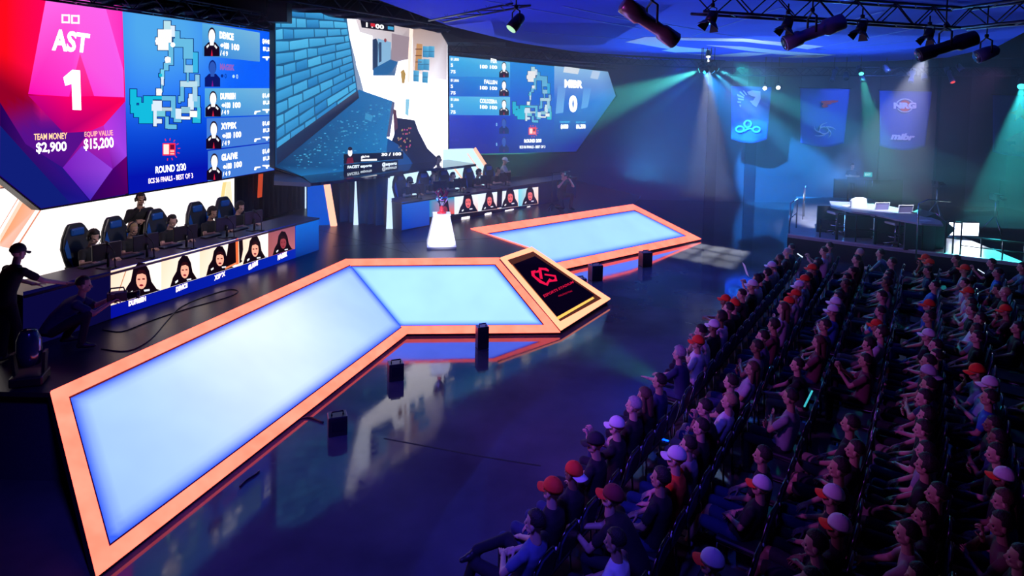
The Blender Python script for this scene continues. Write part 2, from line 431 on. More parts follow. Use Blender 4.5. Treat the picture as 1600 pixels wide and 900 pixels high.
def fn_right(u, v, e): return mixc(mixc((.42, .76, 3.6), (.46, .88, 4.4), u), (.03, .13, 1.3), edge(e, .28))
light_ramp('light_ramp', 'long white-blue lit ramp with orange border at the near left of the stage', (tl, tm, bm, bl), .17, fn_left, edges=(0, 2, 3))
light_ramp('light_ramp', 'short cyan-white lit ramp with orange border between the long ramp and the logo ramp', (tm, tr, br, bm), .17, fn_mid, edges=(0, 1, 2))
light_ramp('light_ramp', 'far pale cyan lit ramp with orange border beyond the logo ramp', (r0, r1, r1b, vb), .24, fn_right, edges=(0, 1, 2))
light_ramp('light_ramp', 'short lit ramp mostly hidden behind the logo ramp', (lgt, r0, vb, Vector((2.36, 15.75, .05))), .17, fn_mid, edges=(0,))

# logo ramp: a light frame round a sunken black display
def logo_ramp():
    a, b, c, d = tr, lgt, lgb, br
    n = ((b-a).cross(d-a)).normalized(); n = n if n.z > 0 else -n
    root = empty('logo_ramp', ((c.x+d.x)/2, (c.y+d.y)/2, 0)); tag(root, 'black logo display in a glowing orange frame sloping off the stage nose', 'display')
    def onp(x, y, off=0.0):
        dd = ray(x, y); o = a + n*off; return EYE + dd*((o-EYE).dot(n)/dd.dot(n))
    lift = .05
    A, B, C, D = [onp(x, y, lift) for x, y in ((781, 404), (830, 387), (953, 468), (876, 517))]
    a2, b2, c2, d2 = [onp(x, y, lift) for x, y in ((791, 407), (833, 393), (941, 467), (874, 504))]
    world_child(MB().prism([A, B, C, D], n*-.16).build('ramp_body', BLK), root)
    f = MB()
    for p, q, r, s in ((A, B, b2, a2), (B, C, c2, b2), (C, D, d2, c2), (D, A, a2, d2)): f.prism([p+n*.004, q+n*.004, r+n*.004, s+n*.004], n*.03)
    world_child(f.build('light_frame', emis('warm_light_frame', lambda nt, e: (setattr(e.inputs[0], 'default_value', (2.6, .72, .40, 1)), setattr(e.inputs[1], 'default_value', 1.0)))), root)
    s = Scr(None); s.p = type('q', (), {'at': staticmethod(lambda x, y, o: onp(x, y, lift+.006+o))})
    br_ = (58, 30, 34)
    s.poly([(791, 407), (833, 393), (941, 467), (874, 504)], (92, 48, 42), 0, .8)
    s.poly([(802, 413), (836, 400), (929, 461), (870, 495)], (7, 2, 24), 2)
    s.poly([(867, 497), (926, 464), (929, 466), (871, 500)], (255, 190, 90), 2, 1.4)
    s.poly([(797, 415), (800, 413), (870, 495), (869, 499)], (215, 140, 90), 2, 1.0)
    L = (236, 20, 74)
    def q(*p): return [(780+x/6, 380+y/6) for x, y in p]
    s.poly(q((298, 262), (340, 252), (345, 275), (330, 282), (335, 305), (400, 352), (440, 375), (470, 330), (500, 345), (520, 335), (518, 315), (425, 300), (425, 285), (530, 300), (545, 355), (470, 365), (455, 400), (380, 372), (305, 305)), L, 3, 1.1)
    s.poly(q((345, 262), (370, 250), (370, 228), (440, 232), (468, 252), (462, 266), (420, 252), (395, 250), (408, 335), (382, 332), (372, 275), (345, 278)), L, 4, 1.1)
    s.text('ESPORTS STADIUM', q((410, 485), (690, 352), (700, 372), (425, 508)), (225, 24, 70), 4, 1.0, .02)
    s.text('ARLINGTON', q((548, 490), (680, 440), (686, 454), (556, 504)), (200, 20, 62), 4, .8, .02)
    s.build('logo_display', root)
logo_ramp()

# floor speakers / fog boxes along the ramp feet
def floor_box(px, py, wd, hh, label, lx=0):
    base = P(px, py, 0.0); root = empty('floor_monitor_box', base, R(20)); tag(root, label, 'stage box', 'black boxes on the floor along the light ramps')
    b = bev(MB().box((0, 0, hh/2), (wd, wd*.8, hh)).build('case', PLAST, root), .012)
    MB().box((0, -wd*.41, hh*.55), (wd*.7, .02, hh*.5)).build('front_grille', mat('dark_grille', (.03, .03, .05), .3, .7, bump=.3, bscale=150), root)
    h = MB().tube([(-wd*.3, -.02, hh), (-wd*.3, -.02, hh+.05), (wd*.3, -.02, hh+.05), (wd*.3, -.02, hh)], .012); h.build('handle', BLKM, root)
    k = MB()
    for x in (-.38, .38):
        for y in (-.3, .3): k.lathe([(.025, 0), (.03, .02)], 10, c=(x*wd, y*wd, -.001))
    k.build('rubber_feet', PLAST, root)
floor_box(527, 676, .27, .28, 'black box on the floor beside the long ramp, nearest of its row')
floor_box(618, 592, .26, .30, 'black box on the floor where the long ramp meets the short ramp')
floor_box(753, 543, .23, .44, 'tall black box on the floor in front of the short cyan ramp')
floor_box(930, 437, .33, .42, 'black box on the floor at the foot of the far ramp near the logo ramp')
floor_box(1008, 415, .33, .42, 'black box at the foot of the far ramp towards its right end')
floor_box(905, 447, .32, .22, 'low black box half hidden behind the logo ramp')
# cable loops on the deck behind the long ramp and under the ramp
def cable(name, pts, z, r, label, m=None, zs=None):
    P3 = [P(x, y, z+r) for x, y in pts]
    # smooth by catmull-rom
    out = []
    for i in range(len(P3)-1):
        p0, p1, p2, p3 = P3[max(i-1, 0)], P3[i], P3[i+1], P3[min(i+2, len(P3)-1)]
        for t in (0, .25, .5, .75):
            out.append(.5*((2*p1)+(-p0+p2)*t+(2*p0-5*p1+4*p2-p3)*t*t+(-p0+3*p1-3*p2+p3)*t**3))
    out.append(P3[-1]); o = MB().tube(out, r, 6).build(name, m or PLAST); localise(o, P3[0]); tag(o, label, 'cable'); return o
cable('cable', [(158, 545), (200, 548), (235, 530), (262, 500), (285, 478), (330, 460), (360, 452), (372, 456), (350, 466), (300, 480), (262, 492), (225, 505), (190, 518), (160, 515)], ZD, .008, 'black cable looping over the stage deck behind the long ramp', None)
cable('cable', [(375, 760), (385, 750), (398, 742), (405, 736)], 0, .014, 'short black cable end on the concrete beside the long ramp')
cable('cable', [(452, 661), (480, 652), (505, 660)], 0, .016, 'black cable on the concrete between the long ramp and the nearest box')
# ------------------------------------------------------------------ big hanging displays
PL = Plane(-8.63, 11.07, .302, .953)
_a = DP(430, 262, 16.6); _b = DP(700, 252, 22.3)
PC = Plane(_a.x, _a.y, _b.x-_a.x, _b.y-_a.y)
PR_ = Plane(-2.3, 22.6, .70, .71)
def cabinet(plane, px, root, t=.22):
    pts = [plane.at(x, y, -.012) for x, y in px]
    o = MB().prism(pts, plane.n*-t).build('screen_cabinet', BLK); world_child(o, root)
def hang(plane, pxs, root):
    m = MB()
    for x, y in pxs:
        p = plane.at(x, y, -.12); m.tube([p, p+Vector((0, 0, 3.0))], .012, 6)
    world_child(m.build('hanging_cable', BLKM), root)
W_ = (255, 255, 255)
# ---- left display
outl = [(-210, -54), (429, 48), (429, 266), (64, 326), (-210, 107)]
c = PL.at(200, 300); rootL = empty('led_screen', (c.x, c.y, c.z)); tag(rootL, 'huge hanging screen with red AST score panel and blue map panel', 'screen', 'three big hanging screens')
cabinet(PL, [(-212, -58), (430, 46), (430, 268), (63, 329), (-212, 109)], rootL); hang(PL, [(150, 4), (300, 28), (415, 46)], rootL)
s = Scr(PL)
def red_bg(u, v):
    x = -210+u*410
    c = mixc(lin((255, 0, 50)), lin((255, 0, 150)), (x+40)/200)
    c = mixc(c, lin((110, 10, 130)), (v-.55)*2.4); return mixc(c, lin((20, 5, 120)), (v-.72)*3)
s.grid([(-210, -54), (192, 10), (201, 304), (-210, 330)], 20, 16, red_bg) if False else None
# red field as horizontal bands clipped to the outline
def ytop(x): return 48+.1596*(x-429)
def ybot(x): return 326-.1644*(x-64) if x >= 64 else 326+.8*(x-64)
def vgrid(x0, x1, n, m, fn, k=0, sk=0.0):
    xs = [x0+(x1-x0)*i/n for i in range(n+1)]
    for i in range(n):
        xa, xb = xs[i], xs[i+1]
        for j in range(m):
            q = []
            for xx, vv in ((xa, j/m), (xb, j/m), (xb, (j+1)/m), (xa, (j+1)/m)):
                yy = ytop(xx)+(ybot(xx)-ytop(xx))*vv; q.append((xx, yy))
            b = len(s.v); s.v += [tuple(s.pt(*p, k)) for p in q]; s.f.append([b, b+1, b+2, b+3]); s.col.append([fn(*p) for p in q])
def redf(x, y):
    c = mixc(lin((255, 10, 30)), lin((255, 0, 110)), (x-10)/90)
    d = y-(150+.35*max(0, 60-x))
    if x < 60: c = mixc(c, lin((150, 0, 40)), (y-(80+.6*x))/50)
    c = mixc(c, lin((88, 16, 140)), d/45); c = mixc(c, lin((28, 8, 120)), (y-215-.25*x)/50)
    return c
vgrid(-210, 64, 20, 30, redf); vgrid(64, 196, 16, 30, redf)
pk = (255, 90, 235)
s.poly([(73, -8), (124, -1), (125, 84), (108, 151), (44, 147)], [(255, 110, 240), (255, 100, 235), (255, 90, 225), (255, 40, 200), (255, 10, 180)], 1)
s.poly([(124, -1), (163, 5), (193, 110), (194, 152), (147, 150), (125, 84)], [(255, 100, 235), (255, 100, 240), (250, 95, 240), (245, 85, 235), (255, 60, 220), (255, 90, 225)], 1)
s.poly([(163, 5), (191, 10), (193, 110)], [(255, 70, 205), (255, 50, 190), (255, 50, 200)], 1)
s.poly([(125, 84), (147, 150), (108, 151)], [(255, 60, 170), (255, 20, 130), (250, 10, 140)], 2)
s.poly([(44, 149), (108, 151), (147, 151), (194, 154), (194, 160), (162, 196), (140, 205), (100, 208)], [(200, 0, 130), (255, 0, 110), (255, 0, 100), (255, 0, 90), (255, 0, 90), (255, 10, 110), (250, 0, 110), (160, 0, 120)], 2)
s.poly([(162, 196), (196, 158), (198, 244), (176, 264)], [(190, 60, 230), (150, 50, 220), (160, 70, 235), (120, 20, 160)], 1)
s.poly([(98, 262), (140, 205), (162, 196), (176, 264)], [(90, 10, 130), (190, 20, 170), (200, 40, 190), (130, 30, 190)], 1)
s.poly([(98, 262), (128, 228), (176, 264), (141, 313)], [(120, 30, 190), (140, 50, 210), (150, 70, 225), (70, 40, 190)], 2)
s.poly([(176, 264), (198, 244), (200, 302), (139, 314)], [(70, 0, 110), (110, 0, 110), (80, 0, 100), (45, 0, 90)], 2)
s.poly([(0, 160), (40, 225), (98, 262), (139, 313), (64, 325), (0, 273)], [(40, 0, 90), (60, 10, 110), (40, 20, 130), (30, 20, 140), (20, 30, 130), (8, 12, 70)], 1)
s.poly([(0, 196), (110, 318), (64, 325), (0, 273)], (16, 30, 120), 2)
s.poly([(138, 226), (196, 220), (176, 262)], (175, 10, 75), 3) if False else None
for x0, y0 in ((96, 22), (111, 23)):   # two ring marks over the team name
    for a in ((x0, y0, x0+13, y0+3), (x0, y0+11, x0+13, y0+14), (x0, y0, x0+3, y0+14), (x0+10.5, y0, x0+13.5, y0+14)): s.rect(*a, W_, 4, 1.0, .6)
s.text('AST', [(82, 44), (141, 53), (137, 83), (81, 79)], W_, 5, 3.0, .035)
s.poly([(113, 109), (125, 110), (127, 172), (113.5, 171.5), (112, 131), (102, 134), (99, 121)], W_, 5, 3.0)
s.text('TEAM MONEY', [(53, 209), (105, 207), (105, 217), (53, 219)], (255, 200, 150), 5, 1.5, .02)
s.text('$2,900', [(56, 223), (104, 221), (104, 238), (57, 241)], W_, 5, 3, .02)
s.text('EQUIP VALUE', [(132, 206), (176, 203), (177, 213), (132, 215)], (255, 170, 160), 5, 1.5, .02)
s.text('$15,200', [(131, 217), (177, 214), (178, 233), (131, 236)], W_, 5, 3, .02)
# blue map field
def bluef(x, y):
    t = (y-ytop(x))/(ybot(x)-ytop(x)); g = math.exp(-((x-225)/60)**2-((t-.08)/.4)**2)+.7*math.exp(-((x-300)/50)**2-((t-.1)/.3)**2)
    c = mixc(lin((0, 95, 255)), lin((80, 170, 240)), min(1, g)); return mixc(c, lin((5, 20, 175)), (t-.45)*2.2)
def vg2(xa0, xa1, xb0, xb1, n, m, fn, k):   # left edge x runs xa0 (top) -> xb0 (bottom)
    for i in range(n):
        for j in range(m):
            q = []
            for uu, vv in ((i/n, j/m), ((i+1)/n, j/m), ((i+1)/n, (j+1)/m), (i/n, (j+1)/m)):
                xx = (xa0+(xa1-xa0)*uu)*(1-vv)+(xb0+(xb1-xb0)*uu)*vv
                q.append((xx, ytop(xx)+(ybot(xx)-ytop(xx))*vv))
            b = len(s.v); s.v += [tuple(s.pt(*p, k)) for p in q]; s.f.append([b, b+1, b+2, b+3]); s.col.append([fn(*p) for p in q])
vg2(191, 429, 201, 429, 22, 22, bluef, 4)
MAPR = []    # minimap rectangles in the left display's pixels: (x0,y0,x1,y1,colour)
lb, wh, tq = (105, 190, 230), (225, 240, 255), (20, 190, 225)
def m7(x0, y0, x1, y1, c): MAPR.append((180+x0/6, 20+y0/6, 180+x1/6, 20+y1/6, c))
def m8(x0, y0, x1, y1, c): MAPR.append((180+x0/5.623, 150+y0/5.623, 180+x1/5.623, 150+y1/5.623, c))
for a in ((455, 75, 520, 165, (190, 230, 240)), (400, 155, 530, 350, W_), (380, 230, 420, 300, W_), (520, 120, 560, 225, wh), (560, 170, 605, 240, lb), (500, 280, 545, 490, lb), (545, 240, 650, 320, lb), (640, 245, 730, 430, lb), (728, 370, 775, 560, (60, 185, 235)), (645, 430, 660, 560, lb), (655, 490, 730, 560, (150, 205, 235)), (670, 560, 690, 650, lb), (750, 580, 790, 690, (140, 200, 235)), (610, 640, 770, 695, (190, 225, 240)), (470, 415, 520, 470, W_), (425, 530, 460, 620, (120, 215, 245)), (430, 600, 455, 680, wh), (410, 570, 440, 600, tq), (455, 470, 500, 540, (110, 195, 235)), (430, 670, 445, 740, lb), (385, 710, 435, 775, W_), (140, 715, 200, 860, tq), (610, 690, 645, 830, lb), (725, 690, 770, 830, (170, 215, 240)), (690, 760, 730, 880, wh)): m7(*a)
for a in ((135, 0, 185, 150, tq), (165, 80, 210, 185, tq), (210, 60, 330, 240, tq), (185, 10, 230, 60, tq), (250, 0, 330, 70, tq), (330, 0, 430, 30, tq), (320, 40, 410, 130, wh), (335, 120, 365, 265, wh), (360, 110, 440, 180, (120, 205, 225)), (345, 200, 410, 240, wh), (410, 0, 530, 40, lb), (490, 30, 530, 190, lb), (410, 100, 500, 130, (190, 215, 225)), (440, 180, 470, 285, lb), (515, 190, 580, 230, lb), (460, 250, 540, 290, lb), (530, 110, 580, 200, wh), (555, 0, 575, 60, lb), (580, 95, 660, 150, (150, 200, 220)), (580, 180, 660, 205, W_), (640, 20, 690, 120, wh), (690, 0, 745, 100, lb), (655, 130, 720, 185, W_), (680, 180, 750, 235, (40, 190, 225)), (720, 100, 750, 200, (80, 200, 225))): m8(*a)
def minimap(s, fn, k, g=1.0):
    for j, (x0, y0, x1, y1, c) in enumerate(MAPR):      # dark outline under the pale rooms
        s.poly([fn(x, y) for x, y in ((x0-1.2, y0-1.0), (x1+1.2, y0-.8), (x1+1.2, y1+1.2), (x0-1.2, y1+1.0))], (4, 40, 110), k)
    for j, (x0, y0, x1, y1, c) in enumerate(MAPR):
        s.poly([fn(x, y) for x, y in ((x0, y0), (x1, y0+.3), (x1, y1+.2), (x0, y1))], c, k+1+(j % 3)*.5, g)
minimap(s, lambda x, y: (x, y), 5)
for x, y, r in ((247, 64, 4.5), (270, 70, 3.6), (249, 143, 4.2), (304, 178, 4), (262, 93, 4.4)): s.ell(x, y, r, r, W_, 7.5, 2)
def bomb_icon(s, cx, cy, w, k):
    rd = (255, 40, 70); h = w*.95
    s.rect(cx-w/2-1, cy-h/2-1, cx+w/2+1, cy+h/2+1, rd, k, 1.2, -.4); s.rect(cx-w/2+.5, cy-h/2+.5, cx+.0, cy+h/2-1, (255, 225, 215), k+1, 1.2)
    s.rect(cx+w*.1, cy-h/2+1, cx+w/2-.6, cy-.3, (120, 10, 60), k+1); s.rect(cx+w*.1, cy+1.2, cx+w/2-.6, cy+h*.25, (255, 200, 190), k+1); s.rect(cx+w*.1, cy+h*.33, cx+w/2-.6, cy+h/2-.8, (255, 200, 190), k+1)
    for i in range(9):
        a = R(-110+i*26); r0_, r1_ = w*.78, w*.98
        p = (cx+math.cos(a)*r0_, cy+math.sin(a)*r0_); q = (cx+math.cos(a)*r1_, cy+math.sin(a)*r1_); t = (-math.sin(a)*.6, math.cos(a)*.6)
        s.poly([(p[0]-t[0], p[1]-t[1]), (q[0]-t[0], q[1]-t[1]), (q[0]+t[0], q[1]+t[1]), (p[0]+t[0], p[1]+t[1])], rd, k, 1.0)
bomb_icon(s, 264, 233.5, 18, 6)
s.text('ROUND 2/30', [(243, 260), (290, 255), (291, 266), (243, 271)], W_, 6, 2.5, .02)
s.text('ECS S6 FINALS - BEST OF 3', [(232, 279), (301, 270), (302, 278), (232, 287)], (255, 225, 240), 6, 2.0, .02)
# player cards
def bustp(s, cx, y1, w, h, dark, k, dim=False):
    face = (250, 250, 255) if not dim else (45, 90, 190); sh = (22, 8, 34) if not dim else (12, 25, 110); hair = (40, 25, 45) if not dim else (15, 40, 130)
    s.poly([(cx-w/2, y1), (cx-w/2, y1-h*.30), (cx-w*.22, y1-h*.44), (cx+w*.22, y1-h*.44), (cx+w/2, y1-h*.28), (cx+w/2, y1)], sh, k)
    s.poly([(cx-w*.12, y1-h*.34), (cx+w*.12, y1-h*.34), (cx+w*.14, y1-h*.5), (cx-w*.14, y1-h*.5)], face, k+.5, 1.3 if not dim else 1)
    s.ell(cx, y1-h*.66, w*.25, h*.24, hair, k+.7); s.ell(cx, y1-h*.62, w*.21, h*.22, face, k+1, 1.3 if not dim else 1)
    if not dim:
        s.poly([(cx-w*.36, y1-h*.31), (cx-w*.2, y1-h*.38), (cx-w*.18, y1-h*.32), (cx-w*.32, y1-h*.25)], W_, k+1); s.poly([(cx+w*.36, y1-h*.28), (cx+w*.2, y1-h*.37), (cx+w*.16, y1-h*.31), (cx+w*.30, y1-h*.23)], W_, k+1)
    s.poly([(cx-w*.06, y1-.6), (cx+w*.06, y1-.6), (cx, y1-h*.22)], (225, 30, 70) if not dim else (130, 20, 140), k+1)
rows = [(316, 35, 54, 88, 100), (320, 88, 100, 137, 137), (320, 137, 137, 184, 180), (323, 184, 180, 235, 222), (325, 235, 222, 284, 266)]
names = ['DEVICE', 'MAGISK', 'DUPREEH', 'XYP9X', 'GLA1VE']; mon = ['$4400', '', '$1,400', '$1,650', '$1,400']
for i, ((x0, yl0, yr0, yl1, yr1), nm) in enumerate(zip(rows, names)):
    def yy(x, v, a=(x0, yl0, yr0, yl1, yr1)):
        t = (x-a[0])/(429-a[0]); top = a[1]+(a[2]-a[1])*t; bot = a[3]+(a[4]-a[3])*t; return top+(bot-top)*v
    xr = 406 if i == 0 else 428
    if i != 1: s.poly([(x0, yy(x0, .02)), (xr, yy(xr, .02)), (xr, yy(xr, .98)), (x0, yy(x0, .98))], [(90, 180, 235), (125, 190, 230), (90, 160, 225), (60, 140, 225)] if i < 3 else (70, 130, 225), 5, .95)
    h = yy(x0, 1)-yy(x0, 0)
    bustp(s, 331+i*1.0, yy(331, .97), 24, h*.95, None, 6, i == 1)
    c = W_ if i != 1 else (150, 100, 200); g = 2.5 if i != 1 else 1
    def tb(x_0, x_1, v0, v1): return [(x_0, yy(x_0, v0)), (x_1, yy(x_1, v0)), (x_1, yy(x_1, v1)), (x_0, yy(x_0, v1))]
    s.text(nm, tb(343+i*.8, 365+i*1.5, .18, .40), c, 7, g, .05)
    if i != 1:
        s.ell(347+i, yy(347, .60), 2.6, 2.8, W_, 7, 1.5); s.text('100', tb(350+i, 358+i, .5, .7), W_, 7, 2, .05); s.text('100', tb(362+i, 374+i, .5, .7), W_, 7, 2, .05)
        s.text(mon[i], tb(410, 426, .2, .38), W_, 7, 2, .05); s.text('$1,350', tb(411, 426, .46, .62), W_, 7, 2, .05)
        y = yy(418, .82); s.poly([(410, y-2), (426, y-2.4), (426, y), (419, y+.6), (418, y+4), (416, y+4), (415, y+.6), (410, y)], W_, 7, 1.5)
        if i != 0: s.poly([(398, y+1), (407, y+0), (407, y+2), (401, y+3), (400, y+6), (397, y+6)], W_, 7, 1.5)
        s.text('/ 4 9', tb(344+i, 356+i, .76, .92), W_, 7, 1.5, .04)
    else:
        s.ell(347, yy(347, .60), 2.2, 2.6, (10, 50, 150), 7); s.text('0', tb(351, 354, .52, .68), (10, 60, 160), 7, 1, .02); s.ell(365, yy(365, .6), 2.0, 2.6, (190, 230, 245), 7); s.text('0', tb(369, 372, .52, .68), (200, 235, 245), 7, 1, .02)
s.build('screen_picture', rootL)

# ---- centre display
c = PC.at(560, 270); rootC = empty('led_screen', (c.x, c.y, c.z)); tag(rootC, 'huge hanging screen showing a sunlit alley beside a blue stone wall', 'screen', 'three big hanging screens')
cabinet(PC, [(429, 3), (700, 48), (701, 253), (600, 265), (472, 277), (429, 262)], rootC); hang(PC, [(440, 6), (560, 26), (690, 47)], rootC)
s = Scr(PC)
s.poly([(430, 5), (699, 50), (700, 252), (600, 264), (473, 276), (430, 261)], [(30, 92, 140), (205, 225, 255), (205, 225, 255), (20, 60, 110), (12, 60, 110), (12, 60, 110)], 0)
s.grid([(537, 23), (699, 50), (700, 252), (600, 264)], 8, 8, lambda u, v: mixc(tuple(3.2*k for k in (1, .96, 1)), lin((225, 235, 255)), abs(v-.75)), 1)
s.poly([(430, 5), (541, 23), (560, 150), (433, 256)], (30, 92, 140), 2)
rnd = random.Random(3); NR = 12
A_, B_, C_, D_ = (430, 5), (540, 24), (559, 148), (432, 240)
def bl4(u, v): return tuple((A_[i]*(1-u)+B_[i]*u)*(1-v)+(D_[i]*(1-u)+C_[i]*u)*v for i in (0, 1))
for j in range(NR):
    u = -rnd.random()*.12
    while u < 1:
        L = .13+rnd.random()*.16; u0, u1 = max(0, u)+.006, min(1, u+L)-.006; u += L
        if u1-u0 < .02: continue
        v0, v1 = j/NR+.008, (j+1)/NR-.008; t = rnd.random(); up_ = 1-j/NR
        cA = mixc((42, 130, 190), (84, 180, 222), t*.7+up_*.3); cB = mixc((30, 105, 165), (66, 160, 205), t)
        jt = rnd.uniform(-.006, .006); cA = tuple(min(255, k*1.12) for k in cA); cB = tuple(min(255, k*1.12) for k in cB)
        s.poly([bl4(u0, v0+jt), bl4(u1, v0-jt), bl4(u1, v1), bl4(u0, v1)], [cA, cA, cB, cB], 3)
s.poly([(432, 232), (559, 141), (561, 153), (433, 258)], [(30, 55, 95), (70, 75, 100), (28, 30, 55), (26, 40, 80)], 4)
s.poly([(561, 140), (613, 158), (604, 214), (632, 262), (600, 264), (473, 276), (433, 258)], [(30, 110, 175), (40, 120, 185), (30, 125, 190), (12, 70, 150), (20, 110, 180), (25, 120, 185), (12, 60, 110)], 3)
for i in range(420):
    t = rnd.random(); x = 450+rnd.random()*160; y = 160+rnd.random()*105
    lim = 258-(x-433)*.84
    if y < lim+6 or y > 268 or (x > 604 and y > 200) or y < 140+(x-561)*.35: continue
    s.rect(x, y, x+1.6+rnd.random()*2, y+.8+rnd.random(), mixc((15, 90, 150), (90, 190, 225), rnd.random()), 4)
s.poly([(604, 214), (613, 158), (617, 160), (609, 214)], (90, 95, 130), 5)
s.poly([(571, 176), (583, 181), (580, 190), (570, 186)], (60, 150, 200), 5)
s.poly([(556, 30), (640, 42), (640, 92), (622, 96), (617, 118), (583, 118), (580, 108)], [(240, 225, 230), (205, 185, 185), (190, 170, 175), (160, 160, 180), (30, 100, 150), (30, 100, 150), (225, 235, 250)], 2)
s.poly([(562, 50), (582, 56), (583, 118), (565, 128), (556, 100)], (235, 240, 255), 3, 2.6)
s.poly([(582, 62), (588, 60), (592, 70), (590, 106), (582, 110)], (24, 50, 90), 4); s.poly([(590, 60), (611, 66), (610, 98), (590, 104)], (140, 190, 225), 4)
s.poly([(592, 66), (596, 66), (596, 96), (592, 98)], (40, 70, 110), 5)
s.poly([(584, 107), (610, 93), (622, 97), (612, 113), (600, 118), (584, 118)], (24, 100, 160), 5)
s.poly([(612, 52), (640, 58), (637, 92), (612, 96)], (165, 145, 155), 4); s.ell(602, 63, 2, 3, (150, 50, 60), 5)
s.poly([(640, 40), (646, 41), (640, 130), (636, 128)], (255, 230, 215), 4, 1.3)
s.poly([(645, 41), (699, 50), (698, 125), (676, 122), (645, 112)], [(165, 140, 130), (150, 135, 140), (215, 205, 215), (250, 245, 255), (225, 205, 200)], 3, 1.3)
s.poly([(651, 68), (660, 69), (658, 110), (648, 110)], (205, 150, 90), 4)
for y in (76, 86, 96): s.rect(649, y, 659, y+1.6, (120, 70, 40), 5)
for (x, y) in ((661, 72), (670, 72), (653, 92), (662, 92), (646, 110), (660, 112)):
    s.poly([(x, y), (x+9, y+.5), (x+8.5, y+18), (x-.5, y+17)], [(70, 165, 215), (110, 195, 230), (60, 160, 210), (40, 130, 185)], 5); s.rect(x, y+8, x+8.7, y+9, (30, 100, 150), 6)
s.poly([(626, 112), (631, 108), (634, 116), (632, 130), (628, 130)], (190, 150, 60), 5)
s.poly([(634, 155), (640, 155), (638, 182), (633, 178)], (150, 215, 240), 4)
s.poly([(616, 172), (620, 184), (636, 186), (648, 188), (654, 205), (668, 232), (690, 253), (638, 258), (616, 246), (610, 226), (616, 210)], (22, 26, 50), 5)
s.poly([(614, 170), (619, 172), (622, 200), (616, 206)], (90, 50, 60), 6)
for i in range(26): x, y = 620+rnd.random()*22, 194+rnd.random()*40; s.rect(x, y, x+2, y+2.4, ((190, 120, 70), (200, 170, 90), (220, 60, 130))[i % 3], 6, .8)
s.poly([(606, 216), (622, 226), (640, 248), (646, 257), (622, 258), (604, 236)], (18, 75, 140), 6)
s.poly([(563, 31), (616, 39), (616, 50), (565, 43)], (15, 12, 25), 7); s.text('1 : 00', [(572, 35), (600, 39), (600, 46), (572, 42)], W_, 8, 1.5, .04)
s.rect(579, 36, 586, 41, (220, 40, 50), 8.5, 1, 1); s.rect(606, 41, 615, 46, (60, 170, 220), 8, 1, 1)
s.poly([(537, 241), (630, 237), (630, 248), (537, 256)], (10, 14, 32), 7); s.ell(547, 238, 3.6, 6.5, (250, 245, 255), 8, 1.2); s.ell(547, 232.5, 3.5, 3, (35, 20, 35), 8.5)
s.poly([(541, 256), (543, 247), (551, 246), (553, 255)], (120, 10, 30), 7.6); s.text('gla1ve', [(564, 243), (577, 242), (577, 247), (564, 248)], W_, 8, 1.5, .04); s.rect(564, 249, 589, 252, W_, 8, 1.2, -1)
s.text('30 / 100', [(596, 239), (627, 238), (627, 243), (596, 244)], W_, 8, 1.5, .05)
s.poly([(537, 257), (622, 250), (622, 262), (537, 269)], (10, 18, 42), 7); s.text('FACEIT esports', [(543, 259), (581, 256), (581, 262), (543, 265)], (230, 245, 255), 8, 1.4, .04); s.text('@esports', [(597, 254), (620, 252), (620, 259), (597, 261)], (230, 245, 255), 8, 1.4, .04)
s.build('screen_picture', rootC)

# ---- right display
c = PR_.at(820, 240); rootR = empty('led_screen', (c.x, c.y, c.z)); tag(rootR, 'hanging screen at the far right with pale score panel reading zero', 'screen', 'three big hanging screens')
outr = [(702, 87), (870, 103), (948, 112), (962, 150), (900, 237), (702, 241)]
cabinet(PR_, [(701, 85), (949, 110), (964, 150), (901, 239), (701, 243)], rootR); hang(PR_, [(720, 86), (830, 97), (930, 108)], rootR)
s = Scr(PR_)
def yt(x): return 87+.1005*(x-702)
def yb(x): return 241-.02*(x-702)
def rf(u, v): c = mixc(lin((30, 150, 240)), lin((8, 60, 215)), v*1.6); return mixc(c, lin((4, 22, 150)), (v-.5)*2)
s.grid([(702, 87), (900, 107), (900, 237), (702, 241)], 14, 14, rf)
def rf2(u, v): c = mixc(lin((150, 205, 250)), lin((35, 105, 225)), v*2.4); c = mixc(c, lin((6, 35, 165)), (v-.4)*2.2); return mixc(c, lin((5, 60, 130)), (u-.8)*1.6)
s.grid([(866, 103), (950, 112), (962, 150), (866, 150)], 10, 6, lambda u, v: rf2(u, v*.36), 1)
s.grid([(866, 150), (962, 150), (900, 237), (866, 237)], 10, 10, lambda u, v: rf2(u, .36+v*.64), 1)
s.poly([(882, 104), (906, 107), (903, 116), (880, 113)], (235, 245, 255), 2); s.poly([(872, 134), (884, 135), (880, 176), (868, 178)], (110, 170, 245), 2); s.poly([(912, 137), (924, 138), (918, 168), (908, 170)], (100, 165, 245), 2); s.poly([(926, 110), (938, 112), (934, 124), (922, 122)], (200, 225, 255), 2)
R2 = [(87, 97, 120, 122), (120, 122, 150, 151), (150, 151, 180, 181), (180, 181, 211, 210), (211, 210, 241, 239)]
nm2 = ['FER', 'FALLEN', 'COLDZERA', 'STEWIE2K', 'TACO']
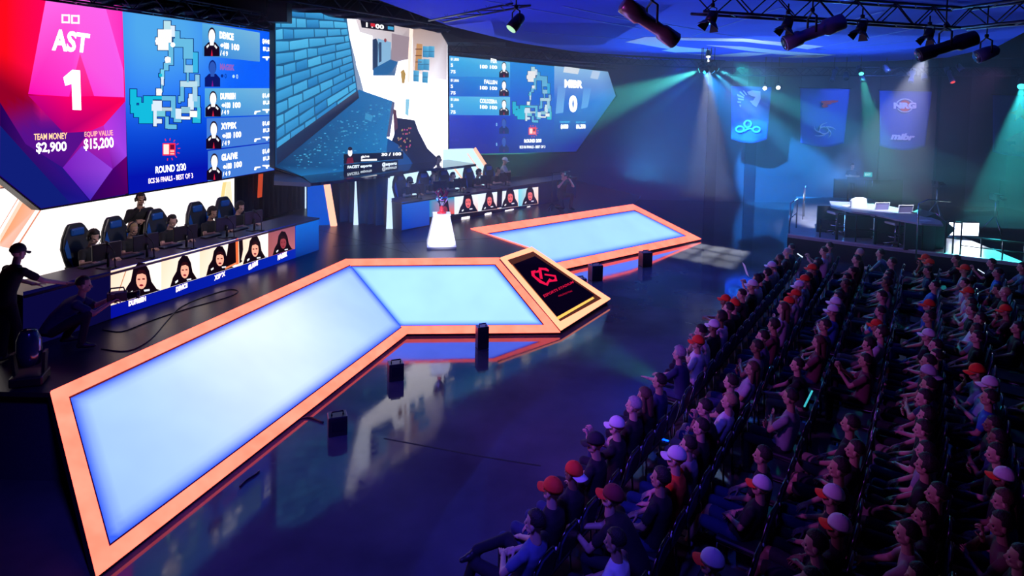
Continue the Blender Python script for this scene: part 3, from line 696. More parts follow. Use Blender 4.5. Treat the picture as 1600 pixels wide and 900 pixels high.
for i, (a0, b0, a1, b1) in enumerate(R2):
    if i < 3: s.poly([(702, a0+.5), (797, b0+.5), (797, b1-.5), (702, a1-.5)], [(60, 185, 245), (120, 215, 250), (60, 175, 240), (40, 150, 235)] if i != 1 else [(20, 130, 225), (40, 160, 240), (20, 120, 225), (10, 100, 215)], 2)
    bustp(s, 787.5, b1-1, 15, 27, None, 3, i > 2)
    d = (b1-a1)
    if i < 3:
        s.text(nm2[i], [(777-len(nm2[i])*3.4, a0+4), (777, a0+6), (777, a0+12), (777-len(nm2[i])*3.4, a0+11)], W_, 4, 1.6, .04)
        s.text('100 100', [(750, a0+14), (777, a0+15.5), (777, a0+21), (750, a0+20)], W_, 4, 1.6, .05)
        s.text('$1,800', [(704, a0+3), (717, a0+4), (717, a0+9), (704, a0+8)], W_, 4, 1.4, .04); s.text('5', [(704, a0+12), (708, a0+12.4), (708, a0+18), (704, a0+17.5)], W_, 4, 1.4, .04); s.text('75', [(704, a0+22), (712, a0+22.6), (712, a0+28), (704, a0+27.5)], W_, 4, 1.4, .04)
    else:
        s.text('0', [(775, a0+12), (777, a0+12), (777, a0+17), (775, a0+17)], (150, 215, 245), 4, 1.2, .03); s.text('$1,350', [(704, a0+6), (717, a0+6), (717, a0+10), (704, a0+10)], (60, 60, 190), 4)
minimap(s, lambda x, y: (801+(x-204)*.555, 104+(y-33)*.515+(x-204)*.01), 3)
bomb_icon(s, 832, 205, 10, 4)
s.text('ROUND 2/30', [(819, 217.5), (846, 217), (846, 222.5), (819, 223)], W_, 5, 2, .05); s.text('ECS S6 FINALS - BEST OF 3', [(812, 227.5), (852, 227), (852, 231.5), (812, 232)], W_, 5, 1.6, .045)
s.text('MIBR', [(882, 124), (911, 126), (910, 138), (882, 137)], W_, 5, 2.5, .05); s.text('0', [(889, 149), (902, 149), (902, 176), (889, 175)], W_, 5, 2.5, .06)
s.text('TEAM MONEY', [(874, 189), (891, 189), (891, 192), (874, 192)], (90, 210, 250), 5, 1.2, .02); s.text('EQUIP VALUE', [(900, 189.5), (915, 189.5), (915, 192.5), (900, 192.5)], (90, 210, 250), 5, 1.2, .02)
s.text('$600', [(876, 194), (888, 194), (888, 202), (876, 202)], W_, 5, 2, .05); s.text('$6,250', [(900, 194), (915, 194), (915, 202), (900, 202)], W_, 5, 2, .05)
s.build('screen_picture', rootR)
# ------------------------------------------------------------------ walls of the set
def pz(pl, px, z, off=0.0):
    p = pl.at(px, 300, off); return Vector((p.x, p.y, z))
LEDW = emis('white_led_wall', lambda nt, e: (setattr(e.inputs[0], 'default_value', (1.55, 1.42, 1.38, 1))))
LEDC = emis('pale_cyan_led_wall', lambda nt, e: (setattr(e.inputs[0], 'default_value', (.80, 1.15, 1.3, 1))))
BLUEL = emis('blue_light_panel', lambda nt, e: (setattr(e.inputs[0], 'default_value', (.0, .085, .62, 1))))
WARML = emis('warm_light_strip', lambda nt, e: (setattr(e.inputs[0], 'default_value', (1.7, .75, .5, 1))))
WHITEL = emis('white_light_strip', lambda nt, e: (setattr(e.inputs[0], 'default_value', (.75, 1.0, 1.3, 1))))
CLOTH = mat('black_drape', (.016, .018, .035), .85, bump=.2, bscale=20)
SLATE = mat('grey_soffit', (.16, .13, .17), .6, noise=.1)
PWL = Plane(PL.o.x-PL.n.x*1.0, PL.o.y-PL.n.y*1.0, PL.d.x, PL.d.y)
a, b = pz(PWL, -120, 0), pz(PWL, 366, 0)
root = empty('led_wall', ((a.x+b.x)/2, (a.y+b.y)/2, ZD)); tag(root, 'glowing white wall with peach stripes behind the team under the score screen', 'wall panel')
world_child(MB().prism([(a.x, a.y, ZD), (b.x, b.y, ZD), (b.x, b.y, 5.4), (a.x, a.y, 5.4)], PWL.n*-.15).build('wall_frame', BLK), root)
s = Scr(PWL, .01)
def q3(pts): return pts
s.grid([(-120, 130), (366, 130), (366, 372), (-120, 620)], 1, 1, lambda u, v: (1.55, 1.40, 1.34))
s.v = [(v[0], v[1], max(ZD+.02, min(5.38, v[2]))) for v in s.v]
s.poly([(0, 278), (20, 279), (26, 283), (0, 285)], (255, 70, 60), 1); s.poly([(0, 284), (26, 283), (36, 292), (0, 294)], [(255, 180, 140), (255, 215, 190), (255, 220, 200), (255, 170, 130)], 1); s.poly([(0, 293), (36, 290), (37, 292), (0, 295)], (110, 60, 60), 2)
s.poly([(46, 298), (61, 320), (15, 388), (0, 385), (0, 378)], [(255, 175, 130), (255, 195, 170), (255, 190, 165), (255, 205, 185), (255, 170, 120)], 1)
s.poly([(40, 297), (46, 299), (0, 378), (0, 368)], (255, 225, 200), 1.5); s.poly([(64, 325), (66, 326), (28, 386), (26, 384)], (235, 150, 120), 2)
s.poly([(36, 296), (37, 297), (0, 358), (0, 356)], (235, 150, 120), 2)
s.poly([(348, 285), (354, 284), (344, 356), (338, 356)], (255, 226, 150), 1); s.poly([(354, 284), (361, 283), (365, 352), (346, 355)], (255, 245, 205), 1)
s.build('lit_graphic', root)
def curtain(name, pts, z0, z1, label, amp=.05, wl=.22, m=CLOTH, group=None, wav=None):
    """pleated cloth hanging along a ground line"""
    p, q = Vector(pts[0]), Vector(pts[1]); L = (q-p).length; d = (q-p)/L; n = Vector((d.y, -d.x, 0)); N = int(L/wl*8)+2
    mb = MB(); vs = []; NZ = 6
    for j in range(NZ+1):
        for side in (0, 1):
            pass
    rows_ = []
    for j in range(NZ+1):
        z = z0+(z1-z0)*j/NZ; r = []
        for i in range(N+1):
            t = i/N*L; a = amp*(1-.3*j/NZ)*(math.sin(t/wl*2*math.pi)+.4*math.sin(t/wl*5.1+j*.3)); pp = p+d*t+n*a; r.append((pp.x, pp.y, z))
        rows_.append(r)
    W = N+1; vs = [v for r in rows_ for v in r]+[(v[0]-n.x*.01, v[1]-n.y*.01, v[2]) for r in rows_ for v in r]; fs = []; o_ = W*(NZ+1)
    for j in range(NZ):
        for i in range(N):
            fs.append((j*W+i, j*W+i+1, (j+1)*W+i+1, (j+1)*W+i)); fs.append((o_+j*W+i, o_+(j+1)*W+i, o_+(j+1)*W+i+1, o_+j*W+i+1))
    mb.add(vs, fs, True); o = mb.build(name, m); localise(o, (p.x, p.y, z0)); tag(o, label, 'curtain', group); return o
a, b = pz(PWL, 366, ZD), pz(PWL, 478, ZD)
curtain('stage_curtain', (a, b), ZD, 3.6, 'dark pleated curtain between the white wall and the blue panel')
o = MB().box((0, 0, 1.2), (.035, .035, 2.4)).build('light_strip', WHITEL); o.location = pz(PWL, 477.5, ZD, .1); tag(o, 'thin white upright strip at the edge of the dark curtain', 'light strip')
o = MB().prism([pz(PWL, 402, 1.9, .16), pz(PWL, 408, 1.9, .16), pz(PWL, 412, 3.3, .16), pz(PWL, 406, 3.3, .16)], PWL.n*.03).build('light_strip', emis('dim_red_strip', lambda nt, e: (setattr(e.inputs[0], 'default_value', (.55, .06, .02, 1)))))
tag(localise(o, pz(PWL, 405, 1.9, .16)), 'dim red leaning strip in front of the dark curtain', 'light strip')
# blue panel and leaning orange bar
a, b = P(480, 353, ZD), P(524, 351, ZD)
o = MB().prism([(a.x, a.y, ZD), (b.x, b.y, ZD), (b.x-.25, b.y, 3.3), (a.x, a.y, 3.3)], (-.03, .12, 0)).build('lit_panel', BLUEL); tag(localise(o, (a.x, a.y, ZD)), 'bright blue upright panel below the centre screen', 'wall panel')
t0, t1 = P(518, 352, ZD), P(527, 352, ZD); t2, t3 = DP(515.5, 284, t1.y), DP(507, 284, t0.y)
o = MB().prism([t0, t1, t2, t3], (0, -.12, 0)).build('light_bar', WARML); tag(localise(o, t0), 'peach glowing bar leaning beside the blue panel', 'light strip')
# centre curtain with two white upright wedges
a, b = P(526, 349, ZD), P(605, 357, ZD); a = a+Vector((0, .3, 0)); b = b+Vector((0, .3, 0))
curtain('stage_curtain', (a, b), ZD, 2.56, 'dark teal pleated curtain below the centre screen', .06, .3, mat('teal_drape', (.02, .05, .09), .8, bump=.2, bscale=20))
for (x0, x1, x2, x3, yb_, nm) in ((555.5, 556.5, 560, 553, 351, 'left'), (607, 610, 614, 604, 357, 'right')):
    p0, p1 = P(x3, yb_, ZD), P(x2, yb_, ZD); p2, p3 = DP(x1, 278, p1.y), DP(x0, 278, p0.y)
    o = MB().prism([p0, p1, p2, p3], (0, -.06, 0)).build('light_wedge', WHITEL); tag(localise(o, p0), 'white glowing upright wedge in front of the teal curtain, %s' % ('nearer the peach bar' if nm == 'left' else 'nearer the teal desk'), 'light strip')
# glossy canopy shelf under the centre screen
GL = mat('black_gloss', (.008, .012, .03), .05, spec=.9)
ZS = 2.68
pl_ = [P(x, y, ZS) for x, y in ((472, 280), (486, 286), (545, 280), (600, 273), (655, 264), (695, 262), (744, 256), (706, 249))]
e0, e1 = PC.at(700, 252), PC.at(472, 277)
cano = [Vector((e1.x, e1.y, ZS))] + pl_[1:7] + [Vector((e0.x, e0.y, ZS))]
back = [p+PC.n*-.6 for p in (cano[-1], cano[0])]
root = empty('canopy_shelf', (cano[2].x, cano[2].y, ZS-.1)); tag(root, 'glossy black shelf mirroring the centre screen above the curtains', 'shelf')
world_child(MB().prism(cano+back, (0, 0, -.08)).build('glossy_top', GL), root)
g4 = [P(x, y, ZS) for x, y in ((429, 267), (470, 277), (485, 286), (428, 283))]
world_child(MB().prism(g4, (0, 0, -.1)).build('grey_corner', SLATE), root)
# ------------------------------------------------------------------ right team's set wall
PDR_a, PDR_b = P(628, 361, ZD), P(842, 320, ZD)
PDR = Plane(PDR_a.x, PDR_a.y, PDR_b.x-PDR_a.x, PDR_b.y-PDR_a.y)
PWR = Plane(PDR.o.x-PDR.n.x*2.6, PDR.o.y-PDR.n.y*2.6, PDR.d.x, PDR.d.y)
pw = [(613, 236), (740, 232), (786, 300)]
w3 = [PWR.at(*q) for q in pw]; w3 = [w3[0], w3[1], Vector((w3[2].x, w3[2].y, ZD)), Vector((w3[0].x, w3[0].y, ZD))]
root = empty('led_wall', (w3[3].x, w3[3].y, ZD)); tag(root, 'glowing pale wall with a slanted peach edge behind the far team', 'wall panel')
world_child(MB().prism(w3, PWR.n*-.1).build('lit_surface', LEDC), root)
def strip(pl, x0, y0, x1, y1, w_, off=.02):
    p, q = pl.at(x0, y0, off), pl.at(x1, y1, off); p.z = max(p.z, ZD); q.z = max(q.z, ZD); t = (q-p).normalized(); u = t.cross(pl.n)*w_/2
    return MB().prism([p-u, q-u, q+u, p+u], pl.n*.03)
world_child(strip(PWR, 741, 232, 776, 286, .13).build('peach_edge', WARML), root)
world_child(strip(PWR, 705, 257, 730, 290, .05).build('peach_line', WARML), root)
world_child(strip(PWR, 730, 240, 760, 282, .02).build('peach_line', WARML), root)

# ------------------------------------------------------------------ team desks
PDL = Plane(P(172, 500, ZD).x, P(172, 500, ZD).y, P(455, 405, ZD).x-P(172, 500, ZD).x, P(455, 405, ZD).y-P(172, 500, ZD).y)
DT = .78                         # desk height over the deck
DTOP = mat('desk_top_dark', (.05, .03, .05), .35, noise=.3)
NAVY = mat('navy_desk_front', (.006, .01, .09), .4)
SB = emis('blue_desk_display', lambda nt, e: (setattr(e.inputs[0], 'default_value', (.002, .02, .30, 1))))
def portrait(s, x0, yt0, x1, yt1, yb0, yb1, cx, cy, w, h, dark, k=3, face=(255, 150, 120), bg=None, flip=1, hair=(45, 12, 22)):
    if bg: s.poly([(x0, yt0), (x1, yt1), (x1, yb1), (x0, yb0)], bg, k, 1.25)
    def Y(x): return yb0+(yb1-yb0)*(x-x0)/(x1-x0)-.4
    xs0, xs1 = max(x0+.5, cx-w*.62), min(x1-.5, cx+w*.66)
    s.poly([(xs0, Y(xs0)), (cx-w*.50, cy+h*.18), (cx-w*.34, cy-h*.02), (cx-w*.26, cy-h*.34), (cx-w*.08, cy-h*.52), (cx+w*.14, cy-h*.50), (cx+w*.28, cy-h*.30), (cx+w*.36, cy), (cx+w*.54, cy+h*.20), (xs1, Y(xs1))], dark, k+1)
    s.ell(cx+w*.02, cy-h*.04, w*.18, h*.24, face, k+2, 1.15)
    s.poly([(cx-w*.18, cy-h*.18), (cx-w*.06, cy-h*.32), (cx+w*.12, cy-h*.31), (cx+w*.22, cy-h*.16), (cx+w*.05, cy-h*.22)], hair, k+3)
    s.rect(cx-w*.11, cy-h*.08, cx-w*.02, cy-h*.04, (110, 30, 40), k+3); s.rect(cx+w*.05, cy-h*.09, cx+w*.14, cy-h*.05, (110, 30, 40), k+3)
    s.ell(cx+w*.02, cy+h*.10, w*.07, h*.03, (150, 30, 50), k+3); s.poly([(cx-w*.40, cy+h*.30), (cx-w*.28, cy+h*.24), (cx-w*.27, cy+h*.30), (cx-w*.38, cy+h*.36)], (255, 255, 255), k+3, 1.1)
    s.poly([(cx+w*.10, cy+h*.22), (cx+w*.30, cy+h*.20), (cx+w*.30, cy+h*.25), (cx+w*.12, cy+h*.27)], (245, 245, 255), k+3, 1.0)
def desk(pl, x0, x1, label, extra=None, depth=.85):
    a, b = pz(pl, x0, ZD), pz(pl, x1, ZD); root = empty('team_desk', ((a.x+b.x)/2, (a.y+b.y)/2, ZD)); tag(root, label, 'desk', 'long team desks on the stage')
    d = pl.d; n = pl.n; zt = ZD+DT
    f = MB(); f.prism([a, b, b+Vector((0, 0, DT-.04)), a+Vector((0, 0, DT-.04))], n*-.05)
    world_child(f.build('front_panel', NAVY), root)
    t = MB(); p0, p1 = a+n*.03, b+n*.03; t.prism([(p.x, p.y, zt-.04) for p in (p0, p1, p1-n*depth, p0-n*depth)], (0, 0, .04))
    world_child(bev(t.build('desk_top', DTOP), .006), root)
    L = (b-a).length
    for tt in (0.004, 1/3, 2/3, .996):
        p = a+(b-a)*tt
        world_child(MB().prism([p-n*.05, p-n*(depth-.05), p-n*(depth-.05)+Vector((0, 0, DT-.04)), p-n*.05+Vector((0, 0, DT-.04))], d*.03).build('side_panel', BLK), root)
    return root
dL = desk(PDL, 32, 498, 'long desk with face camera screens on its front at the near left')
s = Scr(PDL, .004)
def tL(x): return 422+(349.5-422)*(x-173)/(461-173)
def bL(x): return 477+(388-477)*(x-175)/(463-175)
def gL(x): return 499+(393-499)*(x-173)/(498-173)
s.poly([(36, 456), (172, tL(172)+2), (172, gL(172)-1), (36, 548)], (10, 8, 60), 0); s.poly([(173, tL(173)), (462, tL(462)), (462, gL(462)-1), (173, gL(173)-1)], [(8, 20, 150), (6, 40, 190), (5, 40, 185), (5, 15, 160)], 0)
s.grid([(462, 350), (498, 340), (498, gL(498)-1), (462, gL(462)-1)], 6, 6, lambda u, v: mixc(lin((0, 110, 225)), lin((0, 50, 150)), v), 0)
wbg = (255, 236, 224)
cuts = [173, 252, 312, 371, 419, 461]
for i in range(5):
    x0, x1 = cuts[i], cuts[i+1]
    bgc = [(255, 215, 185), (255, 250, 245), (255, 245, 235), (255, 225, 200)] if i != 4 else [(150, 80, 90), (130, 75, 100), (180, 100, 110), (165, 90, 90)]
    cx, cy, w_, h_ = ((220, 440, 46, 58), (288, 425, 36, 50), (343, 407, 34, 44), (398, 392, 30, 46), (442, 381, 26, 38))[i]
    portrait(s, x0, tL(x0)+1, x1, tL(x1)+1, bL(x0), bL(x1), cx, cy, w_, h_, (18, 6, 18), 2, (255, 176, 150) if i != 4 else (150, 60, 70), bgc)
s.poly([(197, 420), (199, 419), (180, 474), (178, 475)], (215, 150, 110), 3)
s.poly([(357, 380), (371, 375), (371, 411), (352, 419), (354, 400)], (22, 8, 16), 3); s.poly([(368, 374), (372, 372), (373, 412), (369, 414)], (255, 110, 60), 4, 1.2); s.poly([(352, 418), (371, 409), (371, 412), (352, 421)], (255, 140, 90), 4); s.poly([(373, 373), (379, 372), (380, 390), (377, 406), (379, 408), (374, 412)], (20, 8, 20), 4)
for (x0, y0, x1, y1), nm in zip(((201, 474, 228, 466), (275, 452, 293, 445), (335, 434, 352, 427), (388, 418, 403, 410), (434, 402, 449, 396)), ('DUPREEH', 'DEVICE', 'XYP9X', 'GLAIVE', 'MAGISK')):
    s.text(nm, [(x0, y0-3.5), (x1, y1-3.5), (x1, y1+4), (x0, y0+5)], (255, 225, 240), 4, 2.2, .07)
s.build('front_display', dL)
dR = desk(PDR, 628, 900, 'long desk with face camera screens on its front at the far side behind the trophy')
s = Scr(PDR, .004)
def tR(x): return 312.5+(292-312.5)*(x-671)/(841-671)
def bR(x): return 340+(318.5-340)*(x-671)/(841-671)
def gR(x): return 360.5+(320-360.5)*(x-628)/(842-628)
s.grid([(628, 316), (671, 313), (671, gR(671)-1), (628, gR(628)-1)], 6, 6, lambda u, v: mixc(lin((0, 95, 215)), lin((0, 60, 185)), v), 0)
s.poly([(671, tR(671)), (842, tR(842)), (842, gR(842)-.5), (671, gR(671)-.5)], (5, 4, 22), 0)
s.poly([(671, tR(671)), (710, tR(710)), (710, bR(710)-1), (671, bR(671)-1)], [(10, 150, 200), (20, 165, 210), (255, 90, 70), (0, 130, 190)], 1)
pcs = [(710, 747), (747, 780), (780, 810), (810, 841)]; pc2 = [(731, 318, 24, 36), (764.5, 315, 20, 34), (797, 310, 22, 34), (828, 307, 20, 31)]
for (x0, x1), (cx, cy, w_, h_) in zip(pcs, pc2):
    bgc = [(225, 245, 255), (235, 250, 255), (255, 200, 190), (225, 240, 250)] if x0 < 800 else [(120, 220, 240), (255, 235, 225), (255, 190, 170), (90, 200, 225)]
    portrait(s, x0, tR(x0), x1, tR(x1), bR(x0), bR(x1), cx, cy, w_, h_, (8, 8, 28), 2, (240, 110, 110), bgc)
s.poly([(686, 316), (692, 308), (700, 314), (704, 340), (706, 348), (688, 350)], (10, 8, 30), 3); s.ell(695, 329, 4.5, 7, (150, 40, 60), 4)
s.poly([(777, 297), (785, 296), (784, 324), (776, 325)], (8, 8, 26), 4.5)
for (x0, y0, x1, y1), nm in zip(((721, 341.5, 734, 339.5), (757.5, 335.5, 768, 333.5), (789, 330.5, 803.5, 328), (823.5, 325, 829.5, 323.5)), ('FALLEN', 'STEWIE', 'COLDZERA', 'FER')):
    s.text(nm, [(x0, y0-2), (x1, y1-2), (x1, y1+2.4), (x0, y0+2.4)], (255, 245, 255), 5, 2.4, .09)
s.build('front_display', dR)

# ------------------------------------------------------------------ plinth and trophy
pc = P(687.5, 388.5, ZD); pc = pc+Vector((0, .28, 0))
root = empty('plinth', pc, R(8)); tag(root, 'white tapered plinth on the stage deck holding the trophy', 'plinth')
def frus(mb, w0, w1, z0, z1):
    v = [(-w0, -w0, z0), (w0, -w0, z0), (w0, w0, z0), (-w0, w0, z0), (-w1, -w1, z1), (w1, -w1, z1), (w1, w1, z1), (-w1, w1, z1)]
    return mb.add(v, [(0, 3, 2, 1), (4, 5, 6, 7), (0, 1, 5, 4), (1, 2, 6, 5), (2, 3, 7, 6), (3, 0, 4, 7)])
PW = mat('white_plinth_paint', (.82, .82, .84), .35, noise=.02)
bev(frus(MB(), .36, .20, .05, .80).build('body', PW, root)); MB().box((0, 0, .025), (.70, .70, .05)).build('base', mat('grey_plinth_base', (.2, .2, .25), .5), root); bev(MB().box((0, 0, .81), (.44, .44, .02)).build('top_plate', PW, root), .004)
tr_ = empty('trophy', pc+Vector((0, 0, .822))); tr_.scale = (1.15, 1.15, 1.0); tag(tr_, 'silver trophy with a red stem and red crown standing on the white plinth', 'trophy')
MB().lathe([(.10, 0), (.10, .03), (.075, .04), (.05, .06), (.045, .15), (.06, .16)], 18).build('base', mat('red_enamel', (.55, .02, .03), .3), tr_)
MB().lathe([(.03, .15), (.035, .2), (.10, .30), (.13, .38), (.12, .42), (.07, .44), (.02, .40)], 20).build('cup', mat('silver_metal', (.75, .78, .82), .15, 1.0), tr_)
mb = MB()
for i in range(5):
    a = 2*math.pi*i/5; mb.tube([(.09*math.cos(a), .09*math.sin(a), .40), (.13*math.cos(a+.5), .13*math.sin(a+.5), .52), (.07*math.cos(a+1.0), .07*math.sin(a+1.0), .62)], [.02, .025, .008], 8)
mb.build('crown', MATS['red_enamel'], tr_)

# ------------------------------------------------------------------ equipment on the desks
GB = mat('chair_blue_vinyl', (.01, .10, .45), .35); GK = mat('chair_black_vinyl', (.02, .022, .03), .4, noise=.2)
def gaming_chair(loc, rz, label, group):
    root = empty('gaming_chair', loc, rz); tag(root, label, 'chair', group)
    bev(MB().box((0, .02, .44), (.50, .50, .10)).build('seat', GK, root), .03)
    mb = MB(); prof = [(-.20, .50), (-.26, .75), (-.29, .95), (-.25, 1.12), (-.16, 1.30), (-.11, 1.36), (.11, 1.36), (.16, 1.30), (.25, 1.12), (.29, .95), (.26, .75), (.20, .50)]
    mb.prism([(x, -.26-.18*(z-.5), z) for x, z in prof], (0, .09, .01)); bev(mb.build('backrest', GK, root), .03)
    for s in (-1, 1):
        MB().prism([(s*x, -.16-.18*(z-.5), z) for x, z in ((.15, .62), (.24, .82), (.26, .98), (.20, 1.12), (.17, .9))], (0, .012, 0)).build('side_bolster', GB, root)
        a = MB(); a.tube([(s*.27, .02, .42), (s*.30, .0, .64)], .02); a.box((s*.30, .02, .665), (.08, .28, .03)); a.build('armrest', PLAST, root)
    bev(MB().box((0, -.30, 1.22), (.24, .07, .14)).build('headrest', GB, root), .03)
    b = MB(); b.tube([(0, 0, .10), (0, 0, .42)], .03)
    for i in range(5):
        a = 2*math.pi*i/5; b.tube([(0, 0, .12), (.30*math.cos(a), .30*math.sin(a), .075)], [.03, .018])
    b.build('star_base', PLAST, root)
    for i in range(5):
        a = 2*math.pi*i/5; M = Matrix.Rotation(a, 3, 'Z') @ Matrix.Rotation(R(90), 3, 'Y'); MB().lathe([(.028, -.02), (.032, 0), (.028, .02)], 12, M=M, c=(.30*math.cos(a), .30*math.sin(a), .033)).build('caster', PLAST, root)
    return root
def monitor(loc, rz, label, group, s_=1.0):
    root = empty('monitor', loc, rz); tag(root, label, 'monitor', group)
    bev(MB().box((0, -.0, .34*s_), (.56*s_, .035, .34*s_)).build('casing', PLAST, root), .01)
    sc_ = MB().box((0, -.019, .345*s_), (.53*s_, .004, .30*s_)).build('screen_face', emis('game_screen', lambda nt, e: (setattr(e.inputs[0], 'default_value', (.25, .4, .8, 1)))) if 'gs' not in MATS else MATS['gs'], root)
    MATS['gs'] = sc_.data.materials[0]
    MB().tube([(0, .03, .02), (0, .045, .30*s_)], .022).build('stand', PLAST, root)
    bev(MB().prism([(-.15, -.06, 0), (.15, -.06, 0), (.10, .12, 0), (-.10, .12, 0)], (0, 0, .015)).build('foot', PLAST, root), .004)
    return root
def keyboard(loc, rz, label, group):
    root = empty('keyboard', loc, rz); tag(root, label, 'keyboard', group)
    bev(MB().box((0, 0, .012), (.40, .15, .022)).build('case', PLAST, root), .004)
    k = MB()
    for i in range(14):
        for j in range(5): k.box((-.18+i*.0275, -.055+j*.0275, .028), (.022, .022, .01))
    k.build('keys', mat('grey_keycaps', (.12, .12, .14), .5), root)
def mouse(loc, rz, label, group):
    o = MB().ell((0, 0, .016), (.032, .058, .02)).build('computer_mouse', mat('white_plastic', (.6, .6, .65), .4)); o.location = loc; o.rotation_euler = (0, 0, rz); tag(o, label, 'mouse', group)
def mic(loc, rz, label, group):
    root = empty('microphone', loc, rz); tag(root, label, 'microphone', group)
    MB().lathe([(.06, 0), (.06, .015), (.01, .02)], 14).build('foot', BLKM, root)
    MB().tube([(0, 0, .01), (0, .02, .28), (0, .14, .38)], .008).build('gooseneck', BLKM, root)
    MB().lathe([(.012, -.06), (.024, -.02), (.026, .03), (.016, .055)], 12, M=Matrix.Rotation(R(-60), 3, 'X'), c=(0, .19, .405)).build('capsule', PLAST, root)
def along(pl, px, off, z):
    p = pl.at(px, 400, off); return Vector((p.x, p.y, z))
angL = math.atan2(PDL.n.y, PDL.n.x)-math.pi/2       # facing from players to hall
angR = math.atan2(PDR.n.y, PDR.n.x)-math.pi/2
# ------------------------------------------------------------------ people
SKIN = [mat('skin_light', (.62, .36, .27), .5, noise=.06), mat('skin_tan', (.48, .27, .18), .5, noise=.06), mat('skin_brown', (.22, .11, .07), .5, noise=.06)]
def fab(n, c): return mat('fabric_'+n, c, .85, noise=.18, nscale=14, bump=.15, bscale=120)
SH = {'k': fab('black', (.014, .014, .018)), 'w': fab('white', (.72, .72, .75)), 'g': fab('grey', (.28, .28, .30)), 'n': fab('navy', (.02, .03, .10)),
      'b': fab('blue', (.03, .12, .45)), 't': fab('teal_grey', (.12, .26, .30)), 'T': fab('light_teal', (.25, .48, .52)), 'r': fab('orange', (.85, .08, .02)),
      'p': fab('plaid_pale', (.45, .42, .50)), 'm': fab('maroon', (.16, .05, .07)), 'c': fab('steel_blue', (.10, .14, .28)), 'y': fab('mustard', (.55, .36, .03)), 'G': fab('warm_grey', (.42, .30, .30))}
SHN = {'k': 'black shirt', 'w': 'white shirt', 'g': 'grey shirt', 'n': 'navy shirt', 'b': 'blue shirt', 't': 'grey-green shirt', 'T': 'pale teal shirt', 'r': 'orange shirt', 'p': 'pale checked shirt', 'm': 'maroon shirt', 'c': 'steel-blue shirt', 'y': 'mustard shirt', 'G': 'warm grey shirt'}
TR = [fab('denim', (.03, .05, .13)), fab('dark_trousers', (.012, .012, .02)), fab('khaki', (.25, .20, .15))]
SHOE = [mat('shoe_black', (.015, .015, .018), .5), mat('shoe_grey', (.25, .25, .28), .6)]
HAIR = {'d': mat('hair_dark', (.018, .012, .010), .6, noise=.4, nscale=40, bump=.5, bscale=90), 'g': mat('hair_grey', (.35, .33, .33), .6, noise=.3, nscale=40, bump=.5, bscale=90), 'b': mat('hair_blond', (.42, .28, .14), .6, noise=.3, nscale=40, bump=.5, bscale=90), 'l': mat('hair_brown', (.10, .05, .03), .6, noise=.3, nscale=40, bump=.5, bscale=90)}
CO = mat('cap_orange', (.85, .045, .015), .8, bump=.15, bscale=120); CW = mat('cap_white', (.72, .70, .74), .8, bump=.15, bscale=120); CK = mat('cap_black', (.015, .015, .02), .8); CM = mat('cap_maroon', (.20, .02, .03), .8)
EYE_M = mat('eye_dark', (.03, .02, .02), .3)

def remesh(mb, vox, dec=None, smooth=4, name='tmp'):
    me = mb.mesh(name, [BLK]); o = bpy.data.objects.new(name, me); COL.objects.link(o)
    m = o.modifiers.new('r', 'REMESH'); m.mode = 'VOXEL'; m.voxel_size = vox; m.adaptivity = 0
    m2 = o.modifiers.new('s', 'SMOOTH'); m2.iterations = smooth; m2.factor = .5
    if dec: m3 = o.modifiers.new('d', 'DECIMATE'); m3.ratio = dec
    dg = bpy.context.evaluated_depsgraph_get(); dg.update(); out = bpy.data.meshes.new_from_object(o.evaluated_get(dg))
    vs = [v.co.copy() for v in out.vertices]; fs = [tuple(p.vertices) for p in out.polygons]
    bpy.data.objects.remove(o); bpy.data.meshes.remove(out); return vs, fs
def cap_seg(mb, a, b, ra, rb, n=14):
    """closed tapered limb segment with rounded ends"""
    a, b = Vector(a), Vector(b); t = (b-a); L = t.length; t.normalize(); pts = []; rs = []
    for i in range(5): an = math.pi/2*(1-i/5); pts.append(a-t*ra*math.sin(an)); rs.append(max(.002, ra*math.cos(an)))
    for i in range(6): an = math.pi/2*i/5; pts.append(b+t*rb*math.sin(an)); rs.append(max(.002, rb*math.cos(an)))
    return mb.tube(pts, rs, n)
def loft(mb, rings, n=20):
    vs = []; fs = []
    for (c, rx, ry, ax) in rings:      # ax: tilt about X
        M = Matrix.Rotation(ax, 3, 'X')
        for j in range(n):
            a = 2*math.pi*j/n; ca, sa = math.cos(a), math.sin(a); e = .85
            v = M @ Vector((math.copysign(abs(ca)**e, ca)*rx, math.copysign(abs(sa)**e, sa)*ry, 0)); vs.append(v+Vector(c))
    k = len(rings)
    for i in range(k-1):
        for j in range(n): fs.append((i*n+j, i*n+(j+1) % n, (i+1)*n+(j+1) % n, (i+1)*n+j))
    fs += [tuple(reversed(range(n))), tuple(range((k-1)*n, k*n))]
    return mb.add(vs, fs, True)
